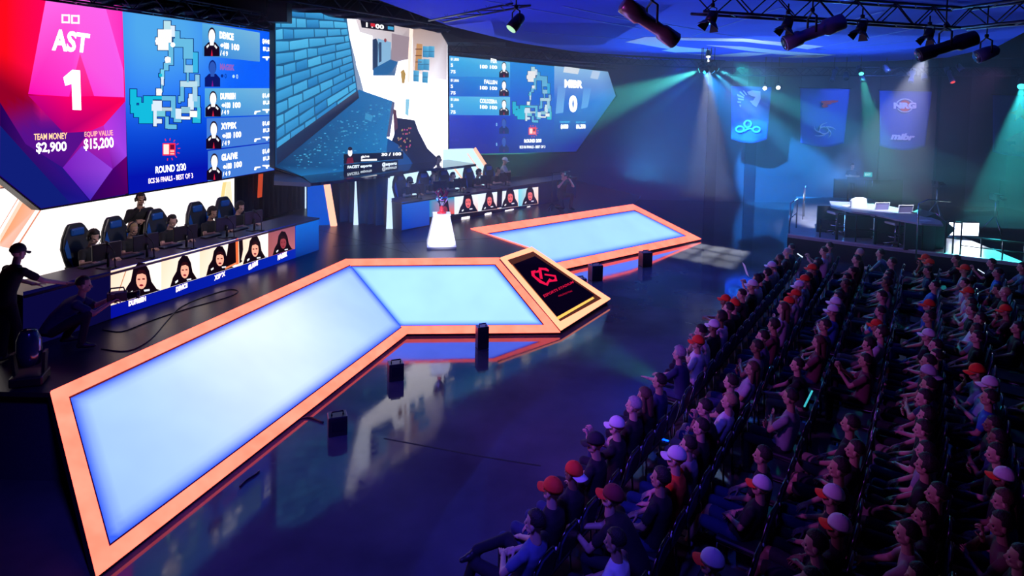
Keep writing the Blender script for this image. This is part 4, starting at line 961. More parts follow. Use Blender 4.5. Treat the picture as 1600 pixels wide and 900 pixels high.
# head: origin at the base of the skull/neck joint, face towards +Y, crown at about z=.245
def make_head():
    mb = MB()
    cap_seg(mb, (0, -.015, -.06), (0, 0, .06), .058, .052)
    mb.ell((0, -.008, .145), (.074, .093, .098)); mb.ell((0, .022, .085), (.060, .070, .075)); mb.ell((0, .052, .035), (.036, .034, .026))
    mb.ell((0, .083, .125), (.045, .012, .016)); cap_seg(mb, (0, .086, .115), (0, .106, .085), .009, .013); mb.ell((0, .098, .078), (.018, .014, .009))
    mb.ell((0, .084, .052), (.024, .012, .008)); mb.ell((0, .082, .042), (.020, .012, .007))
    for s in (-1, 1):
        mb.ell((s*.036, .068, .088), (.020, .016, .018)); mb.ell((s*.075, -.004, .10), (.010, .020, .032)); mb.ell((s*.046, .03, .05), (.016, .04, .022))
    vs, fs = remesh(mb, .0075, None, 2)
    # press in the eye sockets
    out = []
    for v in vs:
        v = v.copy()
        for s in (-1, 1):
            d = (Vector((s*.031, .088, .108))-v).length
            if d < .022: v.y -= .011*(1-d/.022)
        out.append(v)
    return out, fs
HEADV, HEADF = make_head()
def make_hand(curl):
    """right hand: wrist at origin, fingers towards +Y, palm facing -Z, thumb on -X side"""
    mb = MB(); cap_seg(mb, (0, -.03, 0), (0, .02, 0), .024, .026)
    for i in range(4): cap_seg(mb, (-.026+i*.0175, .015, .0), (-.033+i*.021, .083-abs(i-1.3)*.004, 0), .015, .0115)
    for i, L in enumerate((.072, .080, .074, .058)):
        x = -.033+i*.0215; y = .086-abs(i-1.3)*.004; p = Vector((x, y, 0)); a = 0; r = .0092
        sp = (i-1.4)*.06
        for k, f in enumerate((.45, .32, .23)):
            a += curl*(.55, .75, .5)[k]; d = Vector((math.sin(sp)*math.cos(a), math.cos(a), -math.sin(a))); q = p+d*L*f; cap_seg(mb, p, q, r, r*.9, 10); p = q; r *= .92
    p = Vector((-.022, .012, -.004)); a = Vector((-.85, .55, -.25)).normalized(); q = p+a*.045; cap_seg(mb, p, q, .014, .011, 10)
    b = Vector((-.35, .9, -.35-.4*curl)).normalized(); q2 = q+b*.032; cap_seg(mb, q, q2, .0108, .0095, 10); cap_seg(mb, q2, q2+Vector((-.1, .9, -.4-.5*curl)).normalized()*.024, .0095, .0078, 10)
    return remesh(mb, .0048, .55, 1)
HANDS = {'relax': make_hand(.45), 'grip': make_hand(1.15), 'flat': make_hand(.12)}
def hair_mesh(kind):
    mb = MB(); nu, nv = 24, 16; vs = []; c = Vector((0, -.012, .148))
    rx, ry, rz_ = {'short': (.083, .103, .108), 'curly': (.098, .115, .125), 'long': (.090, .108, .112)}[kind]
    rr = random.Random(5)
    for i in range(nv+1):
        th = math.pi*i/nv
        for j in range(nu):
            ph = 2*math.pi*j/nu; d = Vector((math.sin(th)*math.cos(ph), math.sin(th)*math.sin(ph), math.cos(th)))
            f = 1.0+(.05 if kind == 'curly' else .02)*math.sin(ph*7+i)*math.sin(th*5)
            if d.y > .42 and d.z < .46: f = .72                 # face stays free
            if d.z < -.35: f = min(f, .80)
            if abs(d.x) > .8 and d.z < -.05 and d.y > -.2: f = .84
            vs.append(Vector((d.x*rx*f, d.y*ry*f, d.z*rz_*f))+c)
    fs = [(i*nu+j, (i+1)*nu+j, (i+1)*nu+(j+1) % nu, i*nu+(j+1) % nu) for i in range(nv) for j in range(nu)]
    mb.add(vs, fs, True)
    if kind == 'long':
        for s in (-1, 1): cap_seg(mb, (s*.06, -.02, .12), (s*.075, -.03, -.07), .032, .028)
        cap_seg(mb, (0, -.07, .12), (0, -.085, -.12), .065, .05)
    return mb.mesh('hair_'+kind, [HAIR['d']])
HM = {k: hair_mesh(k) for k in ('short', 'curly', 'long')}
def cap_mesh():
    mb = MB(); nu, nv = 24, 8; vs = []; c = Vector((0, -.010, .152))
    for i in range(nv+1):
        th = math.pi/2*1.06*i/nv
        for j in range(nu):
            ph = 2*math.pi*j/nu; d = Vector((math.sin(th)*math.cos(ph), math.sin(th)*math.sin(ph), math.cos(th)))
            r = 1+(.012 if j % 4 == 0 else 0); vs.append(Vector((d.x*.091*r, d.y*.110*r, d.z*.108))+c)
    n0 = len(vs)
    for j in range(nu): ph = 2*math.pi*j/nu; vs.append(Vector((math.cos(ph)*.082, math.sin(ph)*.10, -.004))+c)
    fs = [(i*nu+j, (i+1)*nu+j, (i+1)*nu+(j+1) % nu, i*nu+(j+1) % nu) for i in range(nv+1) for j in range(nu)]
    mb.add(vs, fs, True); mb.ell((0, -.01, .262), (.008, .008, .005), 8, 6); return mb.mesh('cap', [CO])
def brim_mesh():
    mb = MB(); top = []; N = 14
    for i in range(N+1):
        a = math.pi*(.12+.76*i/N); top.append((math.cos(a)*.092, math.sin(a)*.105-.008, .140-.01*abs(math.cos(a))))
    out = []
    for i in range(N+1):
        a = math.pi*(.12+.76*(N-i)/N); out.append((math.cos(a)*.086, .06+math.sin(a)*.115, .128-.028*abs(math.cos(a))**1.5))
    vs = top+list(reversed(out)); k = N+1; vb_ = [(x, y, z-.006) for x, y, z in vs]
    fs = [(i, i+1, k+i+1, k+i) for i in range(N)]+[(2*k+i, 3*k+i, 3*k+i+1, 2*k+i+1) for i in range(N)]+[(k+i, k+i+1, 3*k+i+1, 3*k+i) for i in range(N)]
    mb.add(vs+vb_, fs, True); return mb.mesh('brim', [CW])
CAPM, BRIMM = cap_mesh(), brim_mesh()
def headset_meshes():
    a = MB(); pts = [(.088*math.cos(t), -.005, .13+.125*math.sin(t)) for t in [math.pi*i/12 for i in range(13)]]; a.tube(pts, .011, 8)
    for s in (-1, 1): a.lathe([(.02, -.015), (.042, -.01), (.042, .012), (.02, .02)], 16, M=Matrix.Rotation(R(90*s), 3, 'Y'), c=(s*.09, -.003, .105))
    a.tube([(-.095, .0, .09), (-.085, .07, .05), (-.04, .112, .045)], .004, 6); a.ell((-.035, .115, .045), (.012, .009, .009), 10, 6)
    return a.mesh('headset', [PLAST])
HSM = headset_meshes()

def frame_rot(y, x_hint):
    y = Vector(y).normalized(); x = Vector(x_hint); x = (x-y*x.dot(y)).normalized(); z = x.cross(y); return Matrix((x, y, z)).transposed()
POSES = {}
def make_pose(name, neck, elb, wri, knee, ank, hand='relax', hdir=None, pelvis=(0, -.03, .52), head=(0, 0), sleeve=.55, shorts=False, stand=False, bulk=1.0, palm=None, toe=None):
    """joints in metres, person faces +Y, seat or ground under the origin; returns {mesh, head matrix}"""
    neck = Vector(neck); pel = Vector(pelvis); up = (neck-pel); lean = math.atan2(-(neck.y-pel.y), neck.z-pel.z)
    right = Vector((1, 0, 0)); B = bulk
    mb = MB()
    def sp(t, bow=0): return pel+up*t+Vector((0, -bow, 0))
    slump = .03
    rings = [(sp(-.20), .10*B, .09*B, lean*.3), (sp(-.10), .155*B, .125*B, lean*.4), (sp(.05, .01), .168*B, .13*B, lean*.6), (sp(.28, slump), .15*B, .115*B*B, lean), (sp(.50, slump), .158*B, .118*B, lean), (sp(.70, slump*.8), .172*B, .118*B, lean), (sp(.84, .02), .165*B, .10, lean), (sp(.93, .01), .115, .075, lean), (sp(1.0), .065, .06, lean)]
    loft(mb, rings)
    bones = []   # (a,b,ra,rb,mat)
    bones.append((sp(0), sp(.9), .16*B, .16*B, 1)); bones.append((sp(.97), sp(1.12), .06, .055, 0))
    hands = []
    for s, i in ((-1, 0), (1, 1)):
        sh = sp(.86)+Vector((s*.172*(B*.5+.5), 0, -.01)); e = Vector(elb[i]); w = Vector(wri[i]); k = Vector(knee[i]); a = Vector(ank[i])
        hip = pel+Vector((s*.09*B, .01, -.01))
        mb_s = sh+(e-sh)*sleeve
        cap_seg(mb, sh+Vector((-s*.04, 0, .0)), sh, .062, .062); cap_seg(mb, sh, e, .054*(B*.4+.6), .040); 
        if sleeve < 1: cap_seg(mb, sh, mb_s, .060*(B*.4+.6), .057*(B*.4+.6)); 
        else: cap_seg(mb, sh, e, .060, .050); cap_seg(mb, e, e+(w-e)*.92, .049, .036)
        cap_seg(mb, e, w, .040, .027)
        cap_seg(mb, hip, k, .088*B, .062); cap_seg(mb, k, a, .059, .042 if not shorts else .036)
        if not shorts: cap_seg(mb, k, a+(k-a)*.05, .062, .052)
        else: cap_seg(mb, hip, hip+(k-hip)*.85, .092*B, .078)
        td = Vector(toe[i]) if toe else Vector((s*.15, 1, -.02)); td.normalize()
        hl = a+Vector((0, 0, -.045))-td*.03; cap_seg(mb, hl, hl+td*.10, .038, .042); cap_seg(mb, hl+td*.08+Vector((0, 0, -.006)), hl+td*.19+Vector((0, 0, -.01)), .040, .028)
        if sleeve < 1: bones += [(sh, mb_s, .06, .056, 1), (mb_s+(e-mb_s)*.12, e, .04, .036, 0), (e, w, .04, .027, 0)]
        else: bones += [(sh, e, .06, .05, 1), (e, e+(w-e)*.93, .05, .036, 1)]
        if shorts: bones += [(hip, hip+(k-hip)*.85, .09, .078, 2), (hip+(k-hip)*.92, k, .06, .06, 0), (k, a, .06, .036, 0)]
        else: bones += [(hip, k, .088, .062, 2), (k, a+(k-a)*.08, .062, .05, 2)]
        bones.append((hl, hl+td*.19, .042, .035, 3))
        fd = (w-e).normalized(); hd = Vector(hdir[i]) if hdir else (fd*.8+Vector((-s*.25, .3, -.1)))
        px = Vector(palm[i]) if palm else Vector((s*1.0, -.2, .25)); hands.append((s, w, hd, px))
    vs, fs = remesh(mb, .0135, None, 4)
    fm = []
    for f in fs:
        c = Vector(); 
        for i in f: c += vs[i]
        c /= len(f); best = 9; bm_ = 1
        for (a, b, ra, rb, m_) in bones:
            ab = b-a; t = max(0, min(1, (c-a).dot(ab)/ab.length_squared)); d = (c-(a+ab*t)).length-(ra+(rb-ra)*t)
            if d < best: best = d; bm_ = m_
        if bm_ == 1 and c.z < pel.z-.005 and not stand: bm_ = 2
        if bm_ == 1 and stand and c.z < pel.z+.02: bm_ = 2
        fm.append(bm_)
    allv = [tuple(v) for v in vs]; allf = [tuple(f) for f in fs]; allm = fm[:]
    # head
    hb = sp(1.0)+Vector((0, .01, .055)); HMx = Matrix.Translation(hb) @ Euler((R(head[0]), 0, R(head[1])), 'XYZ').to_matrix().to_4x4()
    n = len(allv); allv += [tuple(HMx @ v) for v in HEADV]; allf += [tuple(n+i for i in f) for f in HEADF]; allm += [0]*len(HEADF)
    e_ = MB()
    for s in (-1, 1): e_.ell((s*.031, .0745, .108), (.0125, .0115, .0095), 10, 8)
    n = len(allv); allv += [tuple(HMx @ Vector(v)) for v in e_.v]; allf += [tuple(n+i for i in f) for f in e_.f]; allm += [4]*len(e_.f)
    for (s, w, hd, px) in hands:
        hv, hf = HANDS[hand[0 if s < 0 else 1] if isinstance(hand, tuple) else hand]
        M = frame_rot(hd, px if s > 0 else -px); n = len(allv)
        # mirror for the left hand
        allv += [tuple(M @ Vector((v.x if s > 0 else -v.x, v.y, v.z))+w) for v in hv]
        allf += [tuple(n+i for i in (f if s > 0 else reversed(f))) for f in hf]; allm += [0]*len(hf)
    me = bpy.data.meshes.new('body_'+name); me.from_pydata(allv, [], allf)
    for m_ in (SKIN[0], SH['k'], TR[0], SHOE[0], EYE_M): me.materials.append(m_)
    me.polygons.foreach_set('material_index', allm); me.polygons.foreach_set('use_smooth', [True]*len(allf)); me.update()
    POSES[name] = (me, HMx)
K = ((-.11, .43, .52), (.11, .43, .52)); AN = ((-.12, .43, .10), (.12, .44, .10))
make_pose('A', (0, -.10, 1.03), ((-.225, -.01, .76), (.225, -.01, .76)), ((-.13, .20, .64), (.13, .20, .64)), K, AN, head=(4, 0))
make_pose('B', (0, -.08, 1.02), ((-.23, .0, .74), (.23, .0, .74)), ((-.06, .19, .67), (.07, .17, .69)), K, ((-.14, .38, .10), (.12, .47, .10)), head=(-3, 8))
make_pose('C', (0, -.12, 1.03), ((-.24, .06, .78), (.24, .06, .76)), ((.07, .15, .83), (-.07, .17, .79)), ((-.15, .42, .52), (.15, .42, .52)), ((-.13, .40, .10), (.15, .42, .10)), hdir=((1, .1, .1), (-1, .05, .05)), palm=((0, -.3, 1), (0, -.3, -1)), head=(0, -6))
make_pose('D', (0, -.20, .99), ((-.23, -.08, .73), (.23, -.06, .73)), ((-.06, .12, .68), (.08, .12, .67)), ((-.09, .46, .50), (.12, .45, .53)), ((-.06, .64, .14), (.03, .66, .17)), head=(6, 4), pelvis=(0, .03, .52), shorts=True)
make_pose('F', (0, .24, .95), ((-.20, .38, .65), (.20, .38, .65)), ((-.04, .60, .66), (.04, .61, .66)), ((-.17, .42, .52), (.17, .42, .52)), ((-.15, .34, .10), (.15, .40, .10)), hdir=((.5, .8, -.1), (-.5, .8, -.1)), hand='grip', head=(10, 0))
make_pose('M', (0, -.02, 1.01), ((-.22, .14, .72), (.20, .22, .74)), ((.04, .24, .74), (.05, .13, .98)), K, AN, hdir=((1, .1, 0), (-.1, .0, 1)), hand=('relax', 'grip'), head=(-4, 6))
make_pose('P', (0, -.08, 1.02), ((-.21, .12, .78), (.21, .12, .78)), ((-.07, .30, .95), (.07, .30, .95)), K, AN, hdir=((.2, .2, 1), (-.2, .2, 1)), hand='grip', head=(0, 0))
make_pose('R', (0, .03, 1.01), ((-.23, .22, .74), (.23, .20, .74)), ((-.20, .46, .70), (.16, .42, .66)), K, AN, hdir=((.1, 1, 0), (-.1, 1, -.1)), hand='flat', head=(2, 5))
make_pose('X', (0, -.20, 1.0), ((-.27, -.02, .74), (.27, -.04, .74)), ((-.05, .15, .72), (.10, .12, .70)), ((-.14, .46, .54), (.30, .36, .60)), ((-.12, .62, .10), (-.12, .46, .66)), hand='relax', head=(0, 10), toe=((0, 1, 0), (-1, .3, .1)))
make_pose('T', (0, -.14, 1.03), ((-.32, .04, .76), (.32, .04, .76)), ((.05, .24, .82), (-.05, .26, .78)), ((-.18, .42, .53), (.18, .42, .53)), ((-.17, .38, .10), (.17, .42, .10)), hdir=((1, .1, .1), (-1, .05, .05)), palm=((0, -.3, 1), (0, -.3, -1)), bulk=1.35, head=(0, 0), shorts=True)
make_pose('G', (0, .04, 1.0), ((-.29, .16, .76), (.27, .17, .76)), ((-.16, .40, .815), (.22, .40, .815)), K, AN, hdir=((.1, 1, -.12), (0, 1, -.12)), hand='relax', head=(-16, 0), palm=((-1, 0, 0), (1, 0, 0)))
SK = ((-.12, .02, .50), (.12, .03, .50)); SA = ((-.13, -.02, .10), (.13, .02, .10))
make_pose('S_coach', (0, .03, 1.46), ((-.30, .06, 1.18), (.30, .12, 1.20)), ((.02, .24, 1.20), (.06, .18, 1.44)), SK, SA, pelvis=(0, 0, .93), sleeve=1.0, stand=True, hdir=((1, .1, 0), (-.2, .0, 1)), hand=('relax', 'grip'), bulk=1.3, head=(-12, 0))
make_pose('S_folded', (0, 0, 1.46), ((-.27, .10, 1.18), (.27, .10, 1.18)), ((.08, .20, 1.22), (-.08, .22, 1.18)), SK, SA, pelvis=(0, 0, .93), sleeve=.6, stand=True, hdir=((1, .1, .1), (-1, .05, .05)), palm=((0, -.3, 1), (0, -.3, -1)), head=(-8, 0), bulk=1.1)
make_pose('S_reach', (0, .12, 1.42), ((-.26, .26, 1.14), (.27, .30, 1.16)), ((-.20, .50, 1.00), (.24, .66, 1.02)), SK, SA, pelvis=(0, -.06, .93), sleeve=.6, stand=True, hdir=((0, 1, -.2), (0, 1, -.2)), hand='flat', head=(-8, 0), palm=((-1, 0, 0), (1, 0, 0)))
make_pose('S_photo', (0, .06, 1.40), ((-.30, .24, 1.20), (.30, .24, 1.20)), ((-.09, .30, 1.47), (.09, .30, 1.47)), SK, SA, pelvis=(0, 0, .93), sleeve=.6, stand=True, hdir=((.3, .2, 1), (-.3, .2, 1)), hand='grip', head=(-2, 0))
make_pose('K_camera', (0, .26, .72), ((-.20, .40, .50), (.20, .42, .50)), ((-.06, .60, .62), (.06, .62, .60)), ((-.20, .36, .52), (.22, .34, .50)), ((-.16, .02, .10), (.20, .26, .10)), pelvis=(0, -.10, .30), sleeve=.6, hdir=((.2, .8, .3), (-.2, .8, .3)), hand='grip', head=(-6, 0), bulk=1.1)

make_pose('K_photo', (0, .04, .98), ((-.30, .22, .78), (.30, .22, .78)), ((-.09, .28, 1.04), (.09, .28, 1.04)), ((-.16, .36, .50), (.16, .30, .10)), ((-.15, .30, .10), (.14, -.12, .08)), pelvis=(0, -.03, .46), sleeve=.6, hdir=((.3, .2, 1), (-.3, .2, 1)), hand='grip', head=(-2, 0))
PERSONS = []
HAT = {'o': (CO, CO, 0), 'w': (CW, CW, 0), 'wo': (CW, CO, 0), 'ow': (CO, CW, 180), 'k': (CK, CK, 0), 'kw': (CK, CW, 0), 'mo': (CM, CO, 0), 'p': (SH['p'], SH['p'], 180)}
HATN = {'o': 'orange cap', 'w': 'white cap', 'wo': 'white cap with orange brim', 'ow': 'orange cap worn backwards', 'k': 'black cap', 'kw': 'black cap with white brim', 'mo': 'dark red cap with orange brim', 'p': 'checked cap', 'd': 'dark hair', 'g': 'grey hair', 'b': 'fair hair', 'l': 'long brown hair', 'n': 'dark hair'}
def person(pose, loc, rz, label, hat='d', shirt='k', trous=0, skin=0, shoe=0, group=None, scale=1.0, headset=False, rnd_=None):
    me, hm = POSES[pose]
    o = bpy.data.objects.new('person', me); COL.objects.link(o); o.location = loc; o.rotation_euler = (0, 0, rz); o.scale = (scale,)*3
    for i, m_ in enumerate((SKIN[skin], SH[shirt], TR[trous], SHOE[shoe], EYE_M)): o.material_slots[i].link = 'OBJECT'; o.material_slots[i].material = m_
    tag(o, label, 'person', group)
    def child(nm, mesh, m_, mtx, par=o):
        c = bpy.data.objects.new(nm, mesh); COL.objects.link(c); c.parent = par; c.matrix_local = mtx
        c.material_slots[0].link = 'OBJECT'; c.material_slots[0].material = m_; return c
    hk = hat if hat in HAIR else 'd'
    kind = 'long' if hk == 'l' else ('curly' if hat in 'dg' and hat not in HAT and (rnd_ or random).random() < .18 else 'short')
    child('hair', HM[kind], HAIR[hk], hm)
    if hat in HAT:
        cm, bm_, rot = HAT[hat]; rm = hm @ Matrix.Translation((0, -.01, 0)) @ Matrix.Rotation(R(rot), 4, 'Z') @ Matrix.Translation((0, .01, 0))
        c = child('cap', CAPM, cm, rm); child('brim', BRIMM, bm_, Matrix.Identity(4), c)
    if headset: child('headset', HSM, PLAST, hm)
    return o
# ------------------------------------------------------------------ left team
GL_ = 'gaming chairs of the near team'; ML_ = 'monitors on the near desk'
pl_heads = [(142, 380, 'd', 'first from the near end'), (203, 366, 'b', 'second, hair fair, beside the standing coach'), (265, 350, 'd', 'third'), (328, 340, 'd', 'fourth'), (371, 331, 'd', 'fifth, nearest the dark curtain')]
ordn = ['first', 'second', 'third', 'fourth', 'fifth', 'sixth', 'seventh', 'eighth', 'ninth', 'tenth', 'eleventh', 'twelfth', 'thirteenth', 'fourteenth', 'fifteenth', 'sixteenth', 'seventeenth', 'eighteenth', 'nineteenth', 'twentieth', 'twenty-first', 'twenty-second', 'twenty-third', 'twenty-fourth', 'twenty-fifth', 'twenty-sixth', 'twenty-seventh', 'twenty-eighth', 'twenty-ninth', 'thirtieth', 'thirty-first', 'thirty-second', 'thirty-third', 'thirty-fourth', 'thirty-fifth', 'thirty-sixth', 'thirty-seventh', 'thirty-eighth']
def team(heads, pl, ang, side, off_seat, shirt, place_mon, offpx=0):
    for i, (px, py, hr, nm) in enumerate(heads):
        p = pl.at(px, 400, -off_seat); p = Vector((p.x, p.y, ZD)); rz = ang+random.uniform(-.08, .08)
        person('G', p, rz, 'player in black shirt and headset at the %s desk, %s from the near end' % (side, ordn[i]), hat=hr, shirt=shirt, trous=1, skin=i % 2, group=None, headset=True, scale=1.0)
        back = p + Vector((math.cos(rz-math.pi/2), math.sin(rz-math.pi/2), 0))*.06
        gaming_chair(back, rz, 'black and blue gaming chair under the %s player of the %s desk' % (ordn[i], side), 'gaming chairs of the %s team' % side)
        zt = ZD+DT
        m = pl.at(px+(25 if side == 'near' else 14)*1.0, 400, -.34); monitor(Vector((m.x, m.y, zt)), rz-.15, 'black monitor seen from behind in front of the %s player of the %s desk' % (ordn[i], side), 'monitors on the %s desk' % side, .82)
        k = pl.at(px+2, 400, -.62); keyboard(Vector((k.x, k.y, zt)), rz, 'black keyboard in front of the %s player of the %s desk' % (ordn[i], side), 'keyboards on the %s desk' % side)
        k = pl.at(px+(12 if side == 'near' else 7), 400, -.66); mouse(Vector((k.x, k.y, zt+.001)), rz, 'small mouse beside the keyboard of the %s player at the %s desk' % (ordn[i], side), 'mice on the %s desk' % side)
        k = pl.at(px+(38 if side == 'near' else 20), 400, -.14); mic(Vector((k.x, k.y, zt)), rz+math.pi, 'thin black microphone at the desk edge before the %s player of the %s desk' % (ordn[i], side), 'microphones on the %s desk' % side)
team(pl_heads, PDL, angL, 'near', 1.10, 'k', None)
pr_heads = [(636, 294, 'k', ''), (672, 290, 'b', ''), (703, 287, 'd', ''), (743, 287, 'd', ''), (773, 284, 'd', '')]
team(pr_heads, PDR, angR, 'far', 1.10, 'k', None)
p = PDL.at(219, 400, -1.75); person('S_coach', Vector((p.x, p.y, ZD)), angL-.35, 'large standing coach in black shirt and headset, hand at his chin, behind the near team', 'd', 'k', 1, 1, 0, headset=True, scale=.97)
p = PDR.at(684, 300, -1.8); person('S_folded', Vector((p.x, p.y, ZD)), angR-.2, 'standing coach with folded arms in dark green-blue shirt behind the far team', 'd', 'k', 1, 0, 0, headset=True)
p = PDR.at(787, 300, -1.0); person('S_folded', Vector((p.x, p.y, ZD)), angR+.6, 'helper with pale cap leaning over the far desk beside the fifth player', 'w', 'p', 1, 0, 0, scale=.92)
q = DP(12, 398, 8.55); q.z = ZD; tgt_ = P(95, 432, 2.0)-q; person('S_reach', q, math.atan2(-tgt_.x, tgt_.y)-.5, 'person in dark cap and black shirt reaching an arm over the near desk end', 'k', 'k', 1, 0, 0, scale=.94)
q = P(84, 556, ZD); person('K_camera', q+Vector((-.1, .3, 0)), R(-62), 'crouching camera operator in dark clothes on the deck before the near desk', 'd', 'n', 1, 1, 0)
def video_camera(loc, rz, label, s_=1.0):
    root = empty('video_camera', loc, rz); tag(root, label, 'camera')
    bev(MB().box((0, 0, 0), (.12*s_, .26*s_, .14*s_)).build('body', PLAST, root), .01)
    MB().lathe([(.045*s_, 0), (.05*s_, .12*s_), (.062*s_, .13*s_), (.062*s_, .17*s_)], 18, M=Matrix.Rotation(R(-90), 3, 'X'), c=(0, .12*s_, 0)).build('lens', BLKM, root)
    MB().tube([(0, -.10*s_, .07*s_), (0, -.08*s_, .13*s_), (0, .08*s_, .13*s_), (0, .10*s_, .07*s_)], .012*s_).build('handle', BLKM, root)
    MB().box((.09*s_, -.05*s_, .04*s_), (.07*s_, .05*s_, .05*s_)).build('viewfinder', PLAST, root)
fwd = Vector((math.sin(R(62)), math.cos(R(62)), 0))
video_camera(q+Vector((-.1, .3, 0))+fwd*.70+Vector((0, 0, .66)), R(-62), 'black video camera held by the crouching operator')
q = DP(879, 272, 21.3); q.z = ZD; person('K_photo', q, R(-150), 'kneeling photographer in dark clothes lifting a camera to the face at the far desk end', 'd', 'k', 1, 0, 0, scale=1.0)
f2 = Vector((-math.sin(R(-150)), math.cos(R(-150)), 0)); video_camera(q+f2*.27+Vector((0, 0, 1.12)), R(-150), 'small black camera in the raised hands of the photographer', .7)
def mic_stand(px, py, z0, hgt, label, boom=True):
    b = P(px, py, z0); root = empty('microphone_stand', b); tag(root, label, 'stand'); 
    MB().tube([(0, 0, .0), (0, 0, hgt)], .012).build('pole', BLKM, root)
    for i in range(3):
        a = 2*math.pi*i/3; MB().tube([(0, 0, .25), (.28*math.cos(a), .28*math.sin(a), .012)], .01).build('leg', BLKM, root)
    if boom: MB().tube([(-.1, 0, hgt), (.5, 0, hgt+.08)], .01).build('boom', BLKM, root); MB().ell((.52, 0, hgt+.07), (.05, .03, .03)).build('microphone_head', PLAST, root)
mic_stand(862, 330, ZD, 1.25, 'thin black stand on the deck beside the photographer')
mic_stand(30, 500, ZD, .95, 'black stand on the deck at the near end of the desk', False)

# moving light on the deck corner
def moving_light(loc, rz, label, s_=1.0):
    root = empty('moving_head_light', loc, rz); tag(root, label, 'stage light')
    bev(MB().box((0, 0, .07*s_), (.36*s_, .34*s_, .12*s_)).build('base', PLAST, root), .02)
    y = MB()
    for s in (-1, 1): y.prism([(s*.17*s_, -.05*s_, .12*s_), (s*.17*s_, .05*s_, .12*s_), (s*.19*s_, .06*s_, .40*s_), (s*.19*s_, -.06*s_, .40*s_)], (s*-.035*s_, 0, 0))
    y.build('yoke', PLAST, root)
    GB2 = mat('glossy_dark_shell', (.01, .02, .07), .2, coat=.6)
    MB().lathe([(.06*s_, -.20*s_), (.12*s_, -.17*s_), (.14*s_, -.02*s_), (.135*s_, .14*s_), (.10*s_, .24*s_), (.085*s_, .26*s_)], 22, c=(0, 0, .42*s_)).build('head', GB2, root)
    MB().lathe([(.075*s_, .255*s_), (.075*s_, .27*s_)], 20, c=(0, 0, .42*s_)).build('lens', mat('lens_glass', (.02, .02, .03), .05), root)
moving_light(P(33, 606, ZD)+Vector((0, .15, 0)), R(20), 'dark rounded moving head light at the corner of the deck', 1.0)
# flight case / gear left edge
o = bev(MB().box((0, 0, .22), (.6, .4, .44)).build('equipment_case', mat('case_brown', (.10, .03, .03), .5, noise=.3)), .015); o.location = P(8, 520, ZD); tag(o, 'dark red equipment case under the near end of the desk', 'case')

# ------------------------------------------------------------------ audience
HEADS = '''838 793 d c C
878 756 o k A
901 718 ow k A
910 672 k k B
964 645 w k P
984 614 g k A
1010 600 l k B
1037 595 d n A
1049 535 g n R
1086 523 o w A
1093 506 d w M
1112 500 w k A
1113 453 o n F
1119 487 d w A
1137 470 d k A
1145 463 o k A
1160 448 d k M
1165 437 w k A
1155 431 d p A
1185 427 d k P
1192 411 w g A
1202 414 d k A
1198 396 d k A
1208 375 d n A
1216 384 g k A
1211 402 d g B
1246 406 kw n A
1262 412 o k A
1256 421 d m A
1258 435 o g A
1239 434 w p B
1238 449 o g A
1237 467 o g C
1208 474 l p A
1200 496 d m C
1179 518 d c A
1177 532 d g C
1168 556 l p D
1120 597 d k A
1124 611 b w D
1098 628 d k M
1080 650 d k A
1070 668 d g A
1056 704 w r A
1030 718 d k A
1020 736 mo k F
1276 386 d p P
1286 377 d g A
1274 406 d k A
1332 389 g k A
1321 398 d k A
1321 412 d k A
1320 423 d k B
1308 432 d k A
1298 445 d n B
1297 458 d k A
1309 467 w k A
1298 477 w b C
1274 498 d n A
1262 518 l m C
1258 556 d k R
1241 612 d g C
1180 715 wo k D
1196 706 d k A
968 824 d w B
1116 858 wo k A
1377 417 d t A
1366 427 d k A
1372 432 d g A
1370 452 d t B
1365 473 d b C
1361 502 d p D
1374 500 o k A
1355 526 d k B
1344 546 d m P
1394 389 d t F
1385 404 d t A
1429 394 o k M
1446 400 o k A
1439 411 d n B
1437 432 d b D
1442 466 o b A
1436 488 d k A
1451 513 w k A
1441 525 d k D
1436 542 d n D
1448 573 p k A
1452 590 d n C
1490 396 d k R
1500 414 o g A
1489 422 d w D
1500 430 d p B
1506 446 o p A
1498 464 d p C
1511 470 d k A
1509 484 d w D
1508 505 d t C
1524 513 d k A
1522 399 d k P
1546 419 d b A
1558 442 d k M
1572 448 b k A
1564 474 o m M
1591 502 d k A
1597 412 d t R
1526 579 o t M
1504 590 d b A
1545 596 w T C
1593 574 d y D
1328 657 d k A
1314 672 d k D
1428 656 d k B
1549 650 d k A
1555 675 d n C
1291 766 wo k A
1286 792 wo k D
1523 718 wo k A
1448 728 d k A
1437 752 d k D
1562 745 l b B
1478 770 d k A
1588 823 d m M
1263 861 d n A
1424 812 d G R
1549 868 wo m D
1480 690 d g A
1396 560 d k A
1400 600 d k B
1382 640 d k A
1345 740 d k A
1370 800 d k B
1590 640 d k A
1583 700 d k B
1500 830 d k A
1340 860 d k B'''
U = Vector((.84, -.55, 0)).normalized(); V = Vector((.55, .84, 0)).normalized()
ROWU = [-3.02, -2.20, -1.45, -.72, .04, .72, 1.34, 2.0]
HZ = 1.24
people = []
for l in HEADS.split('\n'):
    x, y, hat, shirt, pose = l.split(); p = P(float(x), float(y), HZ); people.append([p.dot(U), p.dot(V), hat, shirt, pose, (float(x), float(y))])
rows_p = [[] for _ in ROWU]
for q in people:
    i = min(range(len(ROWU)), key=lambda k: abs(ROWU[k]-q[0])); rows_p[i].append(q)
SEP = .455
for r in rows_p:
    r.sort(key=lambda q: q[1])
    for _ in range(60):
        for a, b in zip(r, r[1:]):
            d = b[1]-a[1]
            if d < SEP: m = (SEP-d)/2; a[1] -= m; b[1] += m
CHG = 'rows of black stacking chairs in the audience'
SEATM = mat('chair_pad_black', (.015, .015, .022), .55, noise=.2); BCKM = mat('chair_back_navy', (.02, .035, .10), .4)
